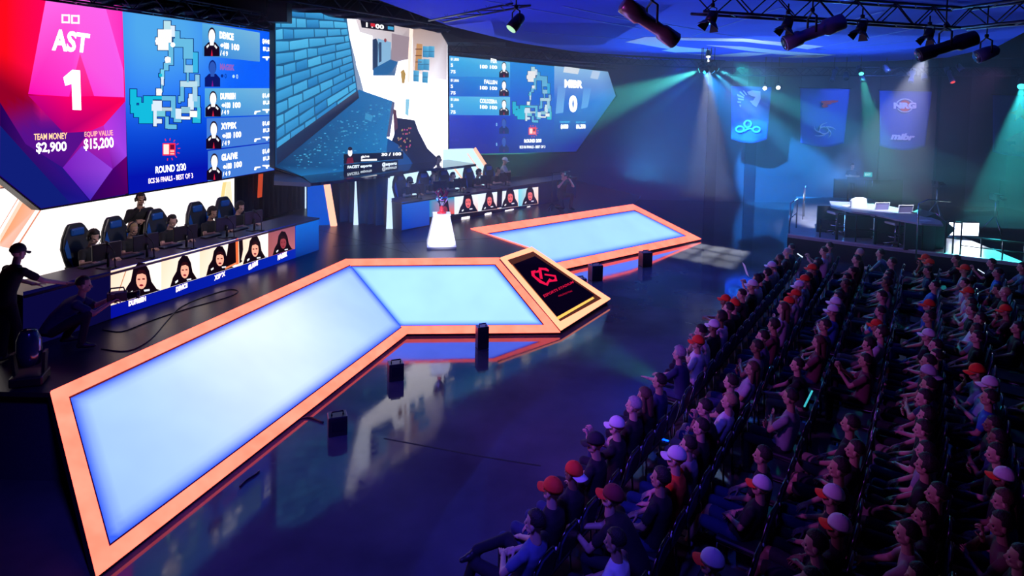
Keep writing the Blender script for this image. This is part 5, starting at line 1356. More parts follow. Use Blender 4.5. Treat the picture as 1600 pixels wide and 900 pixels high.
def make_chair():
    root = empty('stacking_chair', (0, 0, 0)); root['category'] = 'chair'; root['group'] = CHG
    bev(MB().box((0, -.0, .43), (.42, .42, .05)).build('seat', SEATM, root), .015, 1)
    bk = MB().prism([(-.16, -.25, .56), (.16, -.25, .56), (.17, -.29, .78), (.09, -.305, .86), (-.09, -.305, .86), (-.17, -.29, .78)], (0, -.025, -.004)); bev(bk.build('backrest', BCKM, root), .01, 1)
    fr = MB()
    for s in (-1, 1): fr.tube([(s*.215, .18, .41), (s*.215, -.20, .41), (s*.20, -.245, .55), (s*.18, -.295, .80)], .011, 6)
    fr.tube([(-.18, -.295, .80), (-.10, -.31, .875), (.10, -.31, .875), (.18, -.295, .80)], .011, 6)
    fr.build('frame', STEEL, root)
    for s in (-1, 1):
        MB().tube([(s*.215, .18, .41), (s*.225, .21, .0)], .011, 6).build('leg', STEEL, root); MB().tube([(s*.215, -.19, .41), (s*.225, -.22, .0)], .011, 6).build('leg', STEEL, root)
    MB().lathe([(.016, -.003), (.016, .003)], 12, M=Matrix.Rotation(R(70), 3, 'X'), c=(.12, -.335, .85)).build('glint_disc', mat('white_glint_disc', (.9, .9, .9), .5), root)  # white disc added in place of the cyan glint on the chrome
    return root
ch0 = make_chair(); ch_used = [False]
simple = None
def far_chair():
    global simple
    if simple is None:
        mb = MB(); mb.box((0, 0, .43), (.42, .42, .05)); mb.mi = 1
        mb.prism([(-.16, -.25, .56), (.16, -.25, .56), (.17, -.29, .78), (.09, -.305, .86), (-.09, -.305, .86), (-.17, -.29, .78)], (0, -.025, -.004)); mb.mi = 2
        for s in (-1, 1):
            mb.tube([(s*.215, .18, .41), (s*.215, -.20, .41), (s*.20, -.245, .55), (s*.18, -.295, .80)], .011, 6); mb.tube([(s*.215, .18, .41), (s*.225, .21, .0)], .011, 6); mb.tube([(s*.215, -.19, .41), (s*.225, -.22, .0)], .011, 6)
        mb.tube([(-.18, -.295, .80), (-.10, -.31, .875), (.10, -.31, .875), (.18, -.295, .80)], .011, 6)
        mb.mi = 3; mb.lathe([(.018, -.003), (.018, .003)], 12, M=Matrix.Rotation(R(70), 3, 'X'), c=(.12, -.335, .85)); simple = mb.mesh('chair_small', [SEATM, BCKM, STEEL, mat('white_glint_disc', (.9, .9, .9), .5)])  # ends with the added disc that replaces the chair glint
    o = bpy.data.objects.new('stacking_chair', simple); COL.objects.link(o); o['category'] = 'chair'; o['group'] = CHG; return o
def place_chair(u, v, rz, label):
    p = U*u+V*v
    if v > 9.5: c = far_chair()
    elif not ch_used[0]: c = ch0; ch_used[0] = True
    else: c = copy_tree(ch0)
    c.location = (p.x, p.y, 0); c.rotation_euler = (0, 0, rz); c['label'] = label
FACE = math.atan2(-U.y, -U.x)-math.pi/2      # towards the stage
rowname = ['front row', 'second row', 'third row', 'fourth row', 'fifth row', 'sixth row', 'seventh row', 'rearmost row']
rp = random.Random(11)
for ri, r in enumerate(rows_p):
    if not r: continue
    lo = r[0][1]; hi = r[-1][1]
    rowang = 0.0
    for k, q in enumerate(r):
        u = ROWU[ri]; v = q[1]; p = U*u+V*v
        hat, shirt, pose = q[2], q[3], q[4]
        pose = {'T': 'T', 'C': 'C'}.get(pose, pose)
        if pose == 'C' and k == 0 and ri == 0: pose = 'X'
        if shirt == 'T': pose = 'T'
        rz = FACE+rp.uniform(-.16, .16)-.06
        hn = HATN[hat]; sc_ = rp.uniform(.90, .98)
        lab = 'person in %s, %s, %s, %s from near end' % (hn, SHN[shirt], rowname[ri], ordn[k])
        sk = rp.choice((0, 0, 1, 0, 1, 2)) if hat not in 'gb' else 0
        person(pose, (p.x, p.y, 0), rz, lab, hat, shirt, rp.choice((0, 1, 0, 1, 2)) if pose not in ('T',) else 2, sk, rp.choice((0, 1)), None, sc_, rnd_=rp)
        place_chair(u, v, rz*.3+FACE*.7, 'black stacking chair under the %s seated person of the %s' % (ordn[k], rowname[ri]))
    # empty seats in the gaps
    ne = 0; vv = [q[1] for q in r]
    for a, b in zip([min(4.6, lo-.5)]+vv, vv+[min(hi+.5, 19.5)]):
        g = b-a; n = int(g/.5)-1
        for j in range(n):
            v = a+g*(j+1)/(n+1); p = U*ROWU[ri]+V*v
            place_chair(ROWU[ri], v, FACE, 'empty black stacking chair, %s empty seat of the %s from its near end' % (ordn[min(ne, 37)], rowname[ri])); ne += 1
if not ch_used[0]: pass
# things held by people
def held(name, mb, m, px, py, z, rz, label, cat, tilt=0):
    o = mb.build(name, m); o.location = P(px, py, z); o.rotation_euler = (tilt, 0, rz); tag(o, label, cat); return o
held('paper_sheet', MB().box((0, 0, 0), (.21, .003, .28)), mat('white_paper', (.8, .8, .82), .7), 1165, 421, 1.22, FACE+.5, 'white sheet of paper held up by a person in the front row', 'paper', R(-20))
PH = mat('phone_glow', (.01, .01, .01), .3, emit=(.6, .75, 1.0), estr=1.6)
held('phone', MB().box((0, 0, 0), (.075, .008, .15)), PH, 1509, 396, 1.1, FACE, 'glowing phone held at the back of the hall near the riser', 'phone', R(-40))
held('phone', MB().box((0, 0, 0), (.075, .008, .15)), PH, 1250, 399, 1.1, FACE, 'glowing phone held up above the second row', 'phone', R(-60))
held('phone', MB().box((0, 0, 0), (.075, .008, .15)), PH, 1533, 424, 1.0, FACE, 'glowing phone in front of the person in a blue shirt in the rearmost rows', 'phone', R(-60))
# lanyard tubes: glowing sticks between the seats
st = mat('teal_glow', (.02, .2, .25), .4, emit=(.05, .55, .6), estr=.9)
for i, (x0, y0, x1, y1) in enumerate(((1257, 635, 1269, 611), (1262, 632, 1266, 622))):
    if i: continue
    a, b = P(x0, y0, .98), P(x1, y1, 1.02); o = MB().tube([a, b], .012).build('glow_stick', st); localise(o, a); tag(o, 'teal glow stick leaning on a chair back in the third row', 'glow stick')
# ------------------------------------------------------------------ hanging ceiling cloud
ZC = 6.8
CB = mat('blue_ceiling_cloth', (.02, .09, .90), .75, noise=.12, nscale=1.5); CWM = mat('painted_gobo_light', (.85, .88, .92), .7)
cl = [P(x, y, ZC) for x, y in ((430, -60), (700, 40), (806, 66), (920, 84), (1000, 93), (1100, 97.5), (1250, 98), (1400, 95), (1480, 90), (1560, 72), (1620, 40), (1640, -60))]
root = empty('ceiling_cloud', (cl[5].x, cl[5].y, ZC)); tag(root, 'blue cloth ceiling cloud with painted lightning-like gobo light', 'ceiling panel')
world_child(MB().prism(cl, (0, 0, .06)).build('cloth', CB), root)
pr = MB()  # projected gobo light, painted as white shapes on the cloth
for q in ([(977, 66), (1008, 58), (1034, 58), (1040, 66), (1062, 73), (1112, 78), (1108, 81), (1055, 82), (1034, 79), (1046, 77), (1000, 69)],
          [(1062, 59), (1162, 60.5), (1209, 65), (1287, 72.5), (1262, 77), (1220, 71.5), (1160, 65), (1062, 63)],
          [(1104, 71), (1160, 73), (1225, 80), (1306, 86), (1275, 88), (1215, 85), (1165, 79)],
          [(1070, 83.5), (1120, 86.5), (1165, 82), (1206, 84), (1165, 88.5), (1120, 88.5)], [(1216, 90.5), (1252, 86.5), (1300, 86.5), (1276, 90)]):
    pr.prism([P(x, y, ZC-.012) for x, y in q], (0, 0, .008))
world_child(pr.build('painted_gobo', CWM), root)
for (x0, y0, x1, y1) in ((960, 25, 1110, 50), (1080, 57, 1222, 12), (1100, 50, 1290, 78), (1222, 62, 1380, 18), (1287, 73, 1480, 35), (880, 10, 1010, 38), (760, 2, 1000, 45), (820, 50, 990, 62), (1300, 78, 1470, 60), (1310, 84, 1440, 76)):
    a, b = P(x0, y0, ZC-.012), P(x1, y1, ZC-.012); d = (b-a).normalized(); sdd = Vector((-d.y, d.x, 0))*.022
    world_child(MB().prism([a-sdd, b-sdd, b+sdd, a+sdd], (0, 0, .008)).build('seam_tape', mat('pale_blue_tape', (.12, .25, .8), .6)), root)

# ------------------------------------------------------------------ trusses
def truss(label, a, b, w=.30, name='truss', group='lighting trusses overhead', m=TRUSSM, seg=None):
    a, b = Vector(a), Vector(b); L = (b-a).length; d = (b-a)/L; s = d.cross(Vector((0, 0, 1))).normalized()*w/2; u = d.cross(s).normalized()*w/2
    root = empty(name, (a+b)/2); tag(root, label, 'truss', group)
    c = [s+u, s-u, -s-u, -s+u]; mb = MB()
    for k in c: mb.tube([a+k, b+k], .024, 6)
    world_child(mb.build('chords', m), root)
    mb = MB(); n = seg or max(2, int(L/w/1.1)); st_ = (b-a)/n
    for i in range(n):
        for k in range(4):
            p, q = c[k], c[(k+1) % 4]; A, B = a+st_*i, a+st_*(i+1)
            if i % 2: p, q = q, p
            mb.tube([A+p, B+q], .012, 5)
    o = mb.build('lattice', m); world_child(o, root); return root
truss('truss running above the left screen', PL.at(60, -22, .35), PL.at(436, 38, .35), .38)
truss('truss with dark drape above the centre screen', PC.at(428, -14, .3), PC.at(706, 34, .3), .42)
truss('truss above the right screen', PR_.at(700, 72, .3), PR_.at(960, 100, .3), .38)
truss('truss crossing over the middle of the stage towards the camera', P(682, 20, 7.0), P(815, -10, 7.0), .42)
truss('straight truss at the top right above the ceiling cloud', P(1090, 2, 6.55), P(1500, 30, 6.55), .36)
truss('short truss end bending at the top right corner', P(1500, 30, 6.55), P(1575, 20, 6.55)+Vector((.4, -1.2, 0)), .36)
truss('far truss in front of the team banners', DP(1130, 112, 27), DP(1600, 112, 27), .34)
truss('far truss above the dark corner beside the right screen', DP(800, 84, 26), DP(1130, 102, 27), .34)
# swagged cloth on the screen trusses
def swag(pl, x0, y0, x1, y1, label, n=9, drop=.42, off=.62, z=0):
    mb = MB(); a, b = pl.at(x0, y0, off), pl.at(x1, y1, off); N = n*8; vs = []; M = 6
    for j in range(M+1):
        for i in range(N+1):
            t = i/N; ph = (t*n) % 1; sg = math.sin(math.pi*ph); p = a+(b-a)*t
            p = p + Vector((0, 0, -1))*((j/M)*(.16+drop*sg*.6)) + pl.n*(.07*math.sin(j*1.3+i*.9)+.05*sg*math.sin(j/M*3))
            vs.append(p)
    fs = [(j*(N+1)+i, j*(N+1)+i+1, (j+1)*(N+1)+i+1, (j+1)*(N+1)+i) for j in range(M) for i in range(N)]
    mb.add(vs, fs, True); o = mb.build('swag_drape', mat('dark_satin', (.02, .02, .06), .3)); m = o.modifiers.new('t', 'SOLIDIFY'); m.thickness = .01
    localise(o, a); tag(o, label, 'drape'); return o
swag(PL, 130, -16, 430, 33, 'gathered dark cloth hanging along the top of the left screen', 7, .12, .3)
swag(PC, 432, 0, 702, 44, 'dark cloth band along the top of the centre screen', 5, .10, .12)
o = MB().prism([PR_.at(x, y, .2) for x, y in ((688, 52), (722, 66), (790, 72), (700, 72))], (0, -.5, .1)).build('dark_housing', BLK)
tag(localise(o, PR_.at(700, 60, .2)), 'dark angular housing at the corner between centre and right screens', 'housing')
p = PC.at(437, 20, .35)
o = bev(MB().box((0, 0, 0), (.5, .4, .5)).build('hanging_speaker', BLKM), .02); o.location = p; tag(o, 'small dark box hanging where the left and centre screens meet', 'speaker')

# ------------------------------------------------------------------ stage lights
LENS = {}
def stage_light(pos, tgt, label, kind='par', s=1.0, glow=None, body=None, hang_z=None, group=None):
    root = empty('stage_light', pos); tag(root, label, 'stage light', group); body = body or PLAST
    d = (Vector(tgt)-Vector(pos)).normalized(); M = d.to_track_quat('Z', 'Y').to_matrix()
    if kind == 'profile': prof = [(.06, -.42), (.10, -.40), (.11, -.18), (.08, -.14), (.075, .12), (.095, .15), (.10, .34), (.085, .35)]; ln = (.085, .352)
    elif kind == 'fresnel': prof = [(.07, -.14), (.12, -.12), (.14, .02), (.15, .16), (.13, .165)]; ln = (.13, .168)
    else: prof = [(.05, -.20), (.09, -.16), (.11, 0), (.11, .14), (.10, .145)]; ln = (.10, .148)
    MB().lathe([(r*s, z*s) for r, z in prof], 18, M=M).build('housing', body, root)
    lm = mat('lens_off', (.03, .04, .06), .1) if glow is None else mat('lens_lit_%d_%d_%d' % tuple(int(g*10) for g in glow), (0, 0, 0), .3, emit=glow, estr=1.0)
    MB().lathe([(ln[0]*s, ln[1]*s), (ln[0]*s*.97, (ln[1]+.006)*s)], 18, M=M).build('lens', lm, root)
    z = Vector((0, 0, 1)); sd = d.cross(z).normalized()*(.15*s); y = MB(); y.tube([sd, sd+z*.20*s, z*.26*s, -sd+z*.20*s, -sd], .012*s+.002, 6); y.build('yoke', BLKM, root)
    hz = (hang_z-pos[2]) if hang_z else .45*s
    c = MB(); c.tube([z*.26*s, z*hz], .012, 6); c.lathe([(.03, -.03), (.035, 0), (.03, .03)], 10, c=(0, 0, .29*s)); c.build('clamp_pole', BLKM, root)
    if kind == 'fresnel':
        bd = MB()
        for k in range(4):
            a = math.pi/2*k; ca, sa = math.cos(a), math.sin(a); w_ = .13*s
            q = [Vector((ca*.13-sa*t, sa*.13+ca*t, .165))*s for t in (-.1, .1)]+[Vector((ca*.24-sa*t, sa*.24+ca*t, .33))*s for t in (.15, -.15)]
            bd.prism([M @ v for v in q], M @ Vector((ca*.006, sa*.006, 0)))
        bd.build('barn_doors', BLKM, root)
    return root
warm = mat('copper_lit_housing', (.42, .30, .24), .3, .7)  # warm highlights on the barrel put into its base colour
hz_ = 6.62
p = P(1018, 38, 5.95); stage_light(p, p+Vector((1, .2, -.62)), 'large profile spotlight with pale barrel under the blue ceiling, nearest the screens', 'profile', 1.15, None, warm, ZC)
p = P(1268, 52, 6.05); stage_light(p, p+Vector((-1, .1, -.42)), 'pale profile spotlight under the blue ceiling right of the painted gobo light', 'profile', 1.25, None, mat('pale_housing', (.28, .28, .36), .35, .5), ZC)
p = P(1476, 74, 5.9); stage_light(p, p+Vector((-1, .1, -.35)), 'dark profile spotlight under the truss end', 'profile', 1.2, None, None, ZC)
p = P(1540, 84, 5.9); stage_light(p, p+Vector((-1, .1, -.45)), 'grey short spotlight rightmost under the truss end', 'par', 1.1, None, mat('grey_housing', (.12, .14, .25), .4), ZC)
for i, (x, y) in enumerate(((1113, 26), (1231, 36), (1347, 42), (1452, 52))):
    p = P(x, y, 6.2); stage_light(p, p+Vector((-.4, -.2, -.9)), 'black fresnel lamp with barn doors hanging under the blue ceiling, %s from the stage side' % ordn[i], 'fresnel', .56, None, None, 6.5, 'fresnel lamps under the ceiling cloud')
p = P(806, 36, 6.1); stage_light(p, p+Vector((-.6, -.3, -.8)), 'black moving lamp hanging above the right screen', 'par', .85, (.5, .9, .5), None, ZC)
bk = [(1303, 117, None), (1322, 119, None), (1345, 116, None), (1385, 108, None), (1425, 119, None), (1444, 120, None), (1484, 118, (1.2, .1, .1)), (1500, 106, None)]
for i, (x, y, g) in enumerate(bk):
    p = DP(x, y, 26.6); stage_light(p, p+Vector((-.5+.25*(i % 4), -.6, -.8)), 'small lamp on the far truss before the banners, %s from the left' % ordn[i], 'par' if i % 2 else 'profile', 1.0, g, mat('blue_grey_housing', (.10, .14, .35), .3, .4), WZ, 'small lamps on the far truss')
# ------------------------------------------------------------------ team banners
BAN = mat('banner_blue_cloth', (.02, .07, .42), .7, bump=.1, bscale=3)
LW = mat('banner_print_white', (.65, .7, .85), .7); LR = mat('banner_print_red', (.6, .03, .04), .7); LP = mat('banner_print_pale_blue', (.12, .35, .75), .7); LSL = mat('banner_print_grey', (.38, .42, .6), .7)
YB = 28.6
def banner(x0, y0, x1, y1, label, draw):
    a = DP(x0, y0, YB); b = DP(x1, y0+(x1-x0)*.03, YB); c = DP(x1, y1+(x1-x0)*.03, YB); root = empty('hanging_banner', ((a.x+b.x)/2, YB, c.z)); tag(root, label, 'banner', 'blue team banners before the back wall')
    W = b.x-a.x; Hh = a.z-c.z; mb = MB(); N, M = 24, 20; vs = []
    for j in range(M+1):
        for i in range(N+1):
            u, v = i/N, j/M; tap = 1-.10*v**.8
            x = a.x+W/2+(u-.5)*W*tap; z = a.z-Hh*v-.12*Hh*math.sin(math.pi*u)*v*.6
            y = YB-.05*math.sin(u*9+v*2)*v-.03*math.sin(u*4)*v; vs.append((x, y, z))
    mb.add(vs, [(j*(N+1)+i, j*(N+1)+i+1, (j+1)*(N+1)+i+1, (j+1)*(N+1)+i) for j in range(M) for i in range(N)], True)
    o = mb.build('cloth', BAN); s_ = o.modifiers.new('t', 'SOLIDIFY'); s_.thickness = .01; world_child(o, root)
    r = MB(); r.tube([(a.x-.05, YB, a.z), (b.x+.05, YB, a.z)], .02, 8)
    for xx in (a.x+.05, b.x-.05): r.tube([(xx, YB, a.z), (xx, YB, WZ)], .006, 5)
    world_child(r.build('hanging_rod', BLKM), root)
    draw(root, lambda px, py, off=0: DP(px, py, YB-.12-off))
def flat(pts, at, m, root, name='printed_mark', off=0.0):
    world_child(MB().prism([at(x, y, off) for x, y in pts], (0, -.012, 0)).build(name, m), root)
def ptext(txt, quad, at, m, root, bold=.03, it=0.0):
    vs, fs = glyphs(txt, bold); x0 = min(v[0] for v in vs); x1 = max(v[0] for v in vs); y0 = min(v[1] for v in vs); y1 = max(v[1] for v in vs); out = []
    for x, y in vs:
        v = 1-(y-y0)/(y1-y0); u = (x-x0+it*(y-y0))/(x1-x0+it*(y1-y0)); a, b, c, d = quad
        out.append(at(*[(a[i]*(1-u)+b[i]*u)*(1-v)+(d[i]*(1-u)+c[i]*u)*v for i in (0, 1)], .01))
    world_child(MB().add(out, fs).build('printed_letters', m), root)
def z3(x, y): return (1100+x/3.2, 120+y/3.2)
def d1(root, at):
    flat([z3(*q) for q in ((215, 75), (240, 68), (282, 72), (283, 110), (262, 152), (244, 140), (228, 120), (246, 118), (258, 100), (238, 96), (222, 88))], at, LW, root)
    for q in (((165, 85), (200, 100), (198, 108), (166, 96)), ((168, 105), (200, 112), (198, 118), (172, 116)), ((182, 72), (205, 95), (200, 98), (176, 76)), ((166, 122), (186, 124), (184, 132), (168, 130)), ((200, 68), (216, 90), (210, 92), (194, 70)), ((176, 138), (186, 140), (184, 152), (178, 150))): flat([z3(*p) for p in q], at, LW, root)
    mb = MB()
    for cx, cy, rx, ry in ((180, 262, 20, 14), (219, 236, 17, 17), (262, 264, 18, 13)):
        mb.tube([at(*z3(cx+rx*math.cos(2*math.pi*i/18), cy+ry*math.sin(2*math.pi*i/18))) for i in range(18)], .045, 6, closed=True)
    mb.tube([at(*z3(*q)) for q in ((200, 274), (215, 262), (235, 258), (246, 274))], .04, 6)
    world_child(mb.build('printed_cloud', LP), root)
def d2(root, at):
    flat([z3(*q) for q in ((585, 122), (640, 118), (672, 118), (668, 126), (640, 130), (632, 138), (610, 138), (622, 150), (600, 154), (588, 148), (600, 134), (588, 130))], at, LR, root)
    mb = MB()
    for k in range(5):
        a0 = 2*math.pi*k/5; pts = []
        for i in range(7):
            a = a0+i*.20; r = 22+i*5.5; pts.append(at(*z3(600+r*1.05*math.cos(a), 268+r*.72*math.sin(a))))
        mb.tube(pts, [.035, .04, .035, .03, .025, .018, .01], 6)
    mb.tube([at(*z3(600+24*math.cos(2*math.pi*i/16), 268+17*math.sin(2*math.pi*i/16))) for i in range(16)], .028, 6, closed=True)
    world_child(mb.build('printed_star', LSL), root)
def d3(root, at):
    mb = MB(); mb.tube([at(*z3(1004+44*math.cos(R(a)), 145+34*math.sin(R(a)))) for a in range(-160, -10, 15)], .03, 6); mb.tube([at(*z3(1004+40*math.cos(R(a)), 145+32*math.sin(R(a)))) for a in range(20, 165, 15)], .03, 6)
    world_child(mb.build('printed_ring', LW), root)
    flat([z3(1004+30*math.cos(2*math.pi*i/16), 145+28*math.sin(2*math.pi*i/16)) for i in range(16)], at, LR, root, 'printed_disc', -.01)
    ptext('NRG', [z3(948, 128), z3(1062, 128), z3(1062, 160), z3(948, 160)], at, LW, root, .07)
    ptext('mibr', [z3(934, 278), z3(1062, 286), z3(1058, 320), z3(932, 314)], at, LW, root, .06, .25)
def d4(root, at):
    flat([z3(*q) for q in ((1532, 180), (1565, 165), (1578, 130), (1594, 160), (1640, 160), (1600, 185), (1612, 222), (1580, 200), (1552, 222), (1560, 192))], at, LR, root)
    flat([z3(*q) for q in ((1506, 316), (1530, 302), (1560, 284), (1600, 272), (1650, 290), (1660, 340), (1600, 375), (1560, 372), (1548, 352), (1520, 346), (1540, 336), (1560, 340), (1556, 322), (1520, 326))], at, LW, root)
banner(1142, 134, 1206, 216, 'blue banner with a white horse head over a pale blue cloud mark', d1)
banner(1250, 137, 1328, 222, 'blue banner with a small red mark over a grey throwing star', d2)
banner(1374, 141, 1456, 227, 'blue banner reading NRG and mibr', d3)
banner(1551, 148, 1640, 236, 'blue banner with a red star over a white roaring lion, rightmost', d4)
# exit sign
e = WB.at(1355.5, 272.5, .045); root = empty('exit_sign', e); tag(root, 'small lit green EXIT sign on the back wall above the black door', 'sign')
bev(MB().box((0, 0, 0), (.44, .08, .27)).build('case', PLAST, root), .01)
MB().box((0, -.045, 0), (.40, .01, .23)).build('lit_face', emis('exit_green', lambda nt, e: (setattr(e.inputs[0], 'default_value', (.0, .42, .40, 1)))), root)
vs, fs = glyphs('EXIT', .03); MB().add([((x-1.15)*.13, -.056, (y-.35)*.16) for x, y in vs], fs).build('letters', emis('exit_white', lambda nt, e: (setattr(e.inputs[0], 'default_value', (.6, 1.0, .95, 1)))), root)

# ------------------------------------------------------------------ analyst riser
ZR = .62
A0, A1, A2 = P(1231, 367, ZR), P(1345, 382, ZR), P(1610, 414, ZR)
RISM = mat('riser_deck', (.34, .34, .38), .3, noise=.3, nscale=4, bump=.05)
ptsr = [A0, A1, A2, A2+Vector((2.0, 11.5, 0)), A0+Vector((A0.x/A0.y*8.3+.3, 8.3, 0))]
struct('floor_riser', MB().prism([(p.x, p.y, ZR-.08) for p in ptsr], (0, 0, .08)), RISM)
struct('wall_riser_skirt', MB().prism([(p.x, p.y+.03, 0) for p in ptsr], (0, 0, ZR-.08)), mat('riser_skirt', (.01, .02, .03), .8))
struct('trim_riser_edge', MB().prism([A0, A1, A1+Vector((.05, .10, 0)), A0+Vector((.05, .10, 0))], (0, 0, .03)).prism([A1, A2, A2+Vector((.05, .10, 0)), A1+Vector((.05, .10, 0))], (0, 0, .03)), mat('riser_edge_metal', (.6, .62, .68), .35, .4))
RAIL = mat('steel_rail', (.35, .37, .42), .25, .9); RAILB = mat('dark_rail', (.02, .02, .03), .35, .6)
def rail(a, b, hgt, label, m, posts=3, name='guard_rail', z=ZR):
    a, b = Vector(a), Vector(b); root = empty(name, (a.x, a.y, z)); tag(root, label, 'railing', 'railings round the riser')
    world_child(MB().tube([(a.x, a.y, z+hgt), (b.x, b.y, z+hgt)], .022, 8).build('top_rail', m), root); world_child(MB().tube([(a.x, a.y, z+hgt*.5), (b.x, b.y, z+hgt*.5)], .016, 8).build('middle_rail', m), root)
    for i in range(posts):
        t = i/(posts-1); p = a+(b-a)*t; world_child(MB().tube([(p.x, p.y, z), (p.x, p.y, z+hgt)], .022, 8).build('post', m), root)
g0 = P(1233, 366, ZR); g1 = P(1244, 356, ZR)
rail(g0, g1, 1.02, 'bright steel rail at the left end of the riser', RAIL, 2)
rail(P(1254, 343, ZR), P(1256, 338, ZR), 1.15, 'short steel post rail behind the left end rail', RAIL, 2)
rail(P(1281, 372, ZR), P(1306, 375, ZR), .62, 'low dark rail on the riser edge, left part', RAILB, 2)
rail(P(1308, 375.5, ZR), P(1366, 383, ZR), .85, 'dark rail on the riser edge before the shirt-draped chair', RAILB, 3)
rail(P(1368, 383, ZR), P(1440, 392, ZR), .85, 'dark rail on the riser edge before the two white-seated stools', RAILB, 3)
rail(P(1476, 396, ZR), P(1500, 399, ZR), .95, 'dark rail on the riser edge beside the black speaker', RAILB, 3)
rail(P(1500, 398, ZR), P(1600, 411, ZR), .55, 'low dark rail before the bright flood lamp', RAILB, 4)
# desk: swept counter top on panels
root = empty('analyst_desk', P(1390, 352, ZR)); tag(root, 'curved grey analyst desk on the riser', 'desk')
DSK = mat('desk_pale_grey', (.30, .30, .36), .4)
ZT = ZR+.95
back = [(1296, 314), (1340, 316), (1380, 320), (1425, 329), (1470, 345)]; front = [(1474, 351), (1440, 349), (1400, 342), (1370, 335), (1330, 330), (1298, 322)]
world_child(bev(MB().prism([P(x, y, ZT) for x, y in back+front], (0, 0, -.06)).build('counter_top', DSK), .01), root)
for i, (x, y) in enumerate(((1300, 319), (1345, 326), (1392, 334), (1440, 342))):
    p = P(x, y, ZT); world_child(MB().box((p.x, p.y+.05, ZR+.44), (.9, .06, .88)).build('leg_panel', mat('desk_panel_dark', (.05, .05, .08), .5)), root)
# papers / laptops on the desk
for i, (x, y, l) in enumerate(((1325, 322, 'left'), (1392, 333, 'middle'), (1446, 345, 'right'))):
    o = MB().box((0, 0, .006), (.30, .21, .01)).build('paper_pad', mat('white_paper', (.8, .8, .82), .7)); o.location = P(x, y, ZT+.002); o.rotation_euler = (0, 0, .3); tag(o, 'white paper pad on the analyst desk, %s of three' % l, 'paper', 'paper pads on the analyst desk')
def stool(px, py, label, back_=True, shirt=False, s_=1.0):
    b = P(px, py, ZR); root = empty('studio_chair', b, R(10)); tag(root, label, 'chair', 'studio chairs at the analyst desk')
    WH = mat('white_vinyl', (.72, .72, .76), .4)
    bev(MB().box((0, 0, .70), (.46, .44, .08)).build('seat', WH, root), .03)
    MB().tube([(0, 0, .08), (0, 0, .68)], .03).build('column', CHROME, root)
    fr = MB()
    for i in range(5): a = 2*math.pi*i/5; fr.tube([(0, 0, .12), (.30*math.cos(a), .30*math.sin(a), .05)], [.025, .015], 8)
    fr.build('star_base', CHROME, root)
    for i in range(5): a = 2*math.pi*i/5; MB().ell((.30*math.cos(a), .30*math.sin(a), .028), (.028, .028, .028), 10, 8).build('caster', PLAST, root)
    MB().tube([(.24*math.cos(2*math.pi*i/20), .24*math.sin(2*math.pi*i/20), .30) for i in range(20)], .014, 8, closed=True).build('foot_ring', CHROME, root)
    if back_:
        f = MB(); f.tube([(-.22, -.22, .72), (-.25, -.28, 1.18), (.25, -.28, 1.18), (.22, -.22, .72)], .016, 8); f.build('back_frame', mat('white_frame', (.7, .7, .75), .35), root)
        MB().prism([(-.23, -.25, .84), (.23, -.25, .84), (.245, -.28, 1.17), (-.245, -.28, 1.17)], (0, .012, 0)).build('mesh_back', mat('chair_mesh', (.14, .12, .24), .8), root)
    return b
stool(1306, 365, 'empty stool with a white seat at the left end of the analyst desk', False)
bsh = stool(1328, 366, 'studio chair under a pale shirt draped over its back')
stool(1366, 371, 'studio chair with mesh back and pale frame, left of two')
stool(1402, 376, 'studio chair with mesh back and pale frame, right of two')
stool(1398, 384, 'low stool with a white seat by the front rail', False); stool(1421, 384, 'stool with a white seat nearest the black speaker', False)
# shirt on the chair back
mb = MB(); N, M = 28, 12; vs = []
for j in range(M+1):
    for i in range(N+1):
        t = i/N; v = j/M; wd_ = .27+.07*v; x = -wd_+2*wd_*t; y = -.33-.03*math.sin(t*22)*(.3+v)-.05*v; z = 1.28-.70*v-.04*(abs(t-.5)*2)**3
        vs.append((x, y, z))
mb.add(vs, [(j*(N+1)+i, j*(N+1)+i+1, (j+1)*(N+1)+i+1, (j+1)*(N+1)+i) for j in range(M) for i in range(N)], True)
o = mb.build('draped_shirt', mat('pale_cloth', (.6, .62, .66), .8, bump=.1)); m_ = o.modifiers.new('t', 'SOLIDIFY'); m_.thickness = .012; o.location = bsh; o.rotation_euler = (0, 0, R(10)); tag(o, 'pale shirt draped over a studio chair on the riser', 'shirt')
q = P(1345, 322, ZR); person('S_folded', Vector((q.x+.2, q.y+1.2, ZR-.0)), R(170), 'person in black standing behind the analyst desk, only the head catching light', 'd', 'k', 1, 0, 0, scale=.95)
# wedge-shaped speaker: dark pentagon
sp_ = P(1462, 390, ZR); root = empty('floor_speaker', sp_); tag(root, 'large black angular speaker standing at the riser edge', 'speaker')
w3_ = [DP(x, y, sp_.y+.1) for x, y in ((1418, 391), (1420, 368), (1433, 345), (1462, 333), (1492, 358), (1478, 372), (1474, 397))]
w3_[0].z = ZR; w3_[-1].z = ZR
world_child(bev(MB().prism(w3_, (0, .75, 0)).build('cabinet', mat('speaker_black', (.012, .012, .025), .45, noise=.3)), .01), root)
world_child(MB().tube([w3_[3], w3_[4], w3_[5]], .018).build('metal_edge', RAIL), root)
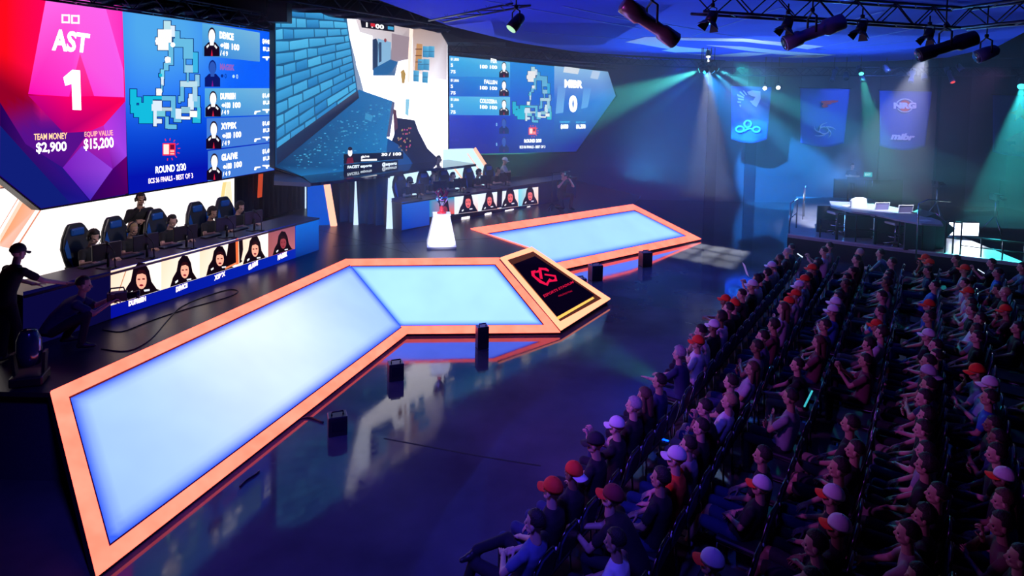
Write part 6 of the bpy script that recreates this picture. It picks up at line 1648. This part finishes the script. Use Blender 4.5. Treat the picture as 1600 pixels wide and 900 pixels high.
# flood lamp
fl = DP(1506, 358, sp_.y+1.4); root = empty('flood_lamp', fl); tag(root, 'bright white rectangular flood lamp on the riser', 'lamp')
bev(MB().box((0, .06, 0), (1.0, .10, .46)).build('housing', BLKM, root), .01)
MB().box((0, 0, 0), (.94, .02, .40)).build('lamp_face', emis('flood_white', lambda nt, e: (setattr(e.inputs[0], 'default_value', (5.5, 6.2, 7.5, 1)))), root)
MB().tube([(0, .08, -.2), (0, .08, ZR-fl.z)], .03).build('stand', BLKM, root)
light('flood_beam', 'AREA', fl+Vector((0, -.05, 0)), fl+Vector((-1.5, -3, -1.0)), 45, (.85, .92, 1), shape='RECTANGLE', size=.9, size_y=.38)
# camera rigs at the back of the riser
def rig(px, py, z, hgt, label):
    b = P(px, py, z); root = empty('camera_crane', b); tag(root, label, 'camera')
    for i in range(3): a = 2*math.pi*i/3+.4; MB().tube([(0, 0, hgt*.55), (.42*math.cos(a), .42*math.sin(a), .012)], .018).build('leg', RAIL, root)
    MB().tube([(0, 0, hgt*.5), (0, 0, hgt)], .03).build('column', RAIL, root)
    bev(MB().box((0, 0, hgt+.12), (.22, .36, .22)).build('camera_body', PLAST, root), .02); MB().lathe([(.06, 0), (.08, .2)], 16, M=Matrix.Rotation(R(90), 3, 'X'), c=(0, -.16, hgt+.12)).build('lens', BLKM, root)
    MB().tube([(0, .15, hgt), (.4, .5, hgt-.12)], .012).build('pan_bar', RAIL, root); MB().box((-.2, -.05, hgt+.2), (.03, .16, .12)).build('viewfinder', PLAST, root)
rig(1553, 366, ZR, 1.15, 'broadcast camera on a tripod at the right of the riser')
rig(1462, 345, ZR, 1.25, 'broadcast camera on a tripod behind the analyst desk')
o = MB().tube([P(1436, 318, 2.2)+Vector((0, 0, ZR-2.2)), P(1436, 318, 2.2), P(1450, 312, 2.3), P(1485, 315, 2.25)], .02).build('lamp_boom', RAIL); tag(localise(o, P(1436, 318, 2.2)), 'thin boom arm above the camera behind the desk', 'stand')
# ------------------------------------------------------------------ haze and beams
hz = MB().box((8.0, 21.5, 4.25), (27.0, 18.6, 5.1)).build('stage_haze', BLK)
hm = bpy.data.materials.new('haze'); hm.use_nodes = True; nt = hm.node_tree; nt.nodes.clear()
o_ = nt.nodes.new('ShaderNodeOutputMaterial'); v_ = nt.nodes.new('ShaderNodeVolumeScatter'); v_.inputs['Density'].default_value = .016; v_.inputs['Anisotropy'].default_value = .2; v_.inputs['Color'].default_value = (1, 1, 1, 1)
nt.links.new(v_.outputs[0], o_.inputs['Volume']); hz.data.materials.clear(); hz.data.materials.append(hm); tag(hz, 'thin haze over the stage and audience that shows the light beams', 'haze', kind='stuff')
def beam(px, py, y0, tx, ty, y1, e, c, ang, label, s=1.0, blend=.35, glow=None):
    e = e*10
    p = DP(px, py, y0); t = DP(tx, ty, y1); d = (t-p).normalized()
    stage_light(p, t, label, 'par', s, glow or tuple(4*k for k in c), None, WZ, None)
    spot('beam_light', p+d*.2*s, t, e, c, ang, blend, .06)
G1, B1 = (.10, .85, .65), (.03, .35, 1.0)
beam(1098, 108, 23, 850, 200, 24.6, 2600, G1, 27, 'beam lamp throwing a teal beam towards the right screen', .9, .9)
beam(1104, 110, 23, 1000, 190, 22.0, 400, (.03, .4, .7), 14, 'beam lamp throwing a short blue beam down beside the screens', .8, 1.0)
beam(1110, 108, 23, 1330, 310, 24.0, 3200, (.05, .5, .95), 15, 'beam lamp throwing a blue beam onto the analyst riser', .9)
beam(1116, 106, 23, 1370, 230, 25.0, 3200, (.08, .7, .85), 12, 'beam lamp throwing a teal beam before the banners', .9)
beam(1096, 106, 23.2, 1225, 285, 30.8, 4000, (.02, .30, 1.0), 24, 'beam lamp throwing a deep blue beam onto the back wall', .8)
beam(1597, 130, 22, 1560, 420, 17.5, 1300, (.05, .85, .9), 22, 'cyan beam lamp at the right edge shining down on the last rows', 1.2)
beam(1345, 112, 26, 1420, 440, 19.0, 900, (.08, .75, .55), 16, 'green beam lamp shining down over the middle rows', .9)
for i, (x, y) in enumerate(((1195, 138), (1216, 137))):
    p = DP(x, y, 27.2); stage_light(p, EYE, 'small white lamp facing the hall before the horse banner, %s of two' % ('left' if i == 0 else 'right'), 'par', .8, (6, 6, 6), None, WZ, 'two small white lamps facing the hall')
# white pool beyond the far ramp, from an added spotlight and slotted plate
fp = Vector((7.2, 23.8, 6.5)); ft = P(1108, 396, 0); fd = (ft-fp).normalized()
fr_ = stage_light(fp-fd*.16, ft, 'added window-pattern spotlight over the dark corner beyond the far ramp', 'par', .8, (3, 3, 3), None, ZC)
Mg = fd.to_track_quat('Z', 'Y').to_matrix() @ Matrix.Rotation(R(24), 3, 'Z'); gp = MB()
for c_, s_ in (((-.11, 0, .3), (.14, .36, .002)), ((.11, 0, .3), (.14, .36, .002)), ((0, .11, .3), (.36, .13, .002)), ((0, -.11, .3), (.36, .13, .002)), ((-.012, 0, .302), (.005, .12, .002)), ((.016, 0, .302), (.004, .12, .002)), ((0, -.012, .304), (.12, .005, .002)), ((0, .018, .304), (.12, .003, .002))):
    gp.box(Mg @ Vector(c_), s_, Mg)
gpo = gp.build('added_pattern_plate', BLKM, fr_); gpo.location = fd*.16
spot('added_floor_pool', fp, ft, 9000, (.85, .9, 1), 30, .1, .006)
spot('added_desk_key', (11.5, 18.0, 6.3), P(1350, 352, ZR), 7000, (.75, .8, 1), 40, .5, .1)  # key spot added over the analyst desk, no lamp modelled
spot('added_seat_teal', (8.5, 24.5, 6.3), (8.2, 12.5, .8), 1500, (.02, .8, .75), 44, .8, .1)  # teal spot added so the discs on the chair backs show
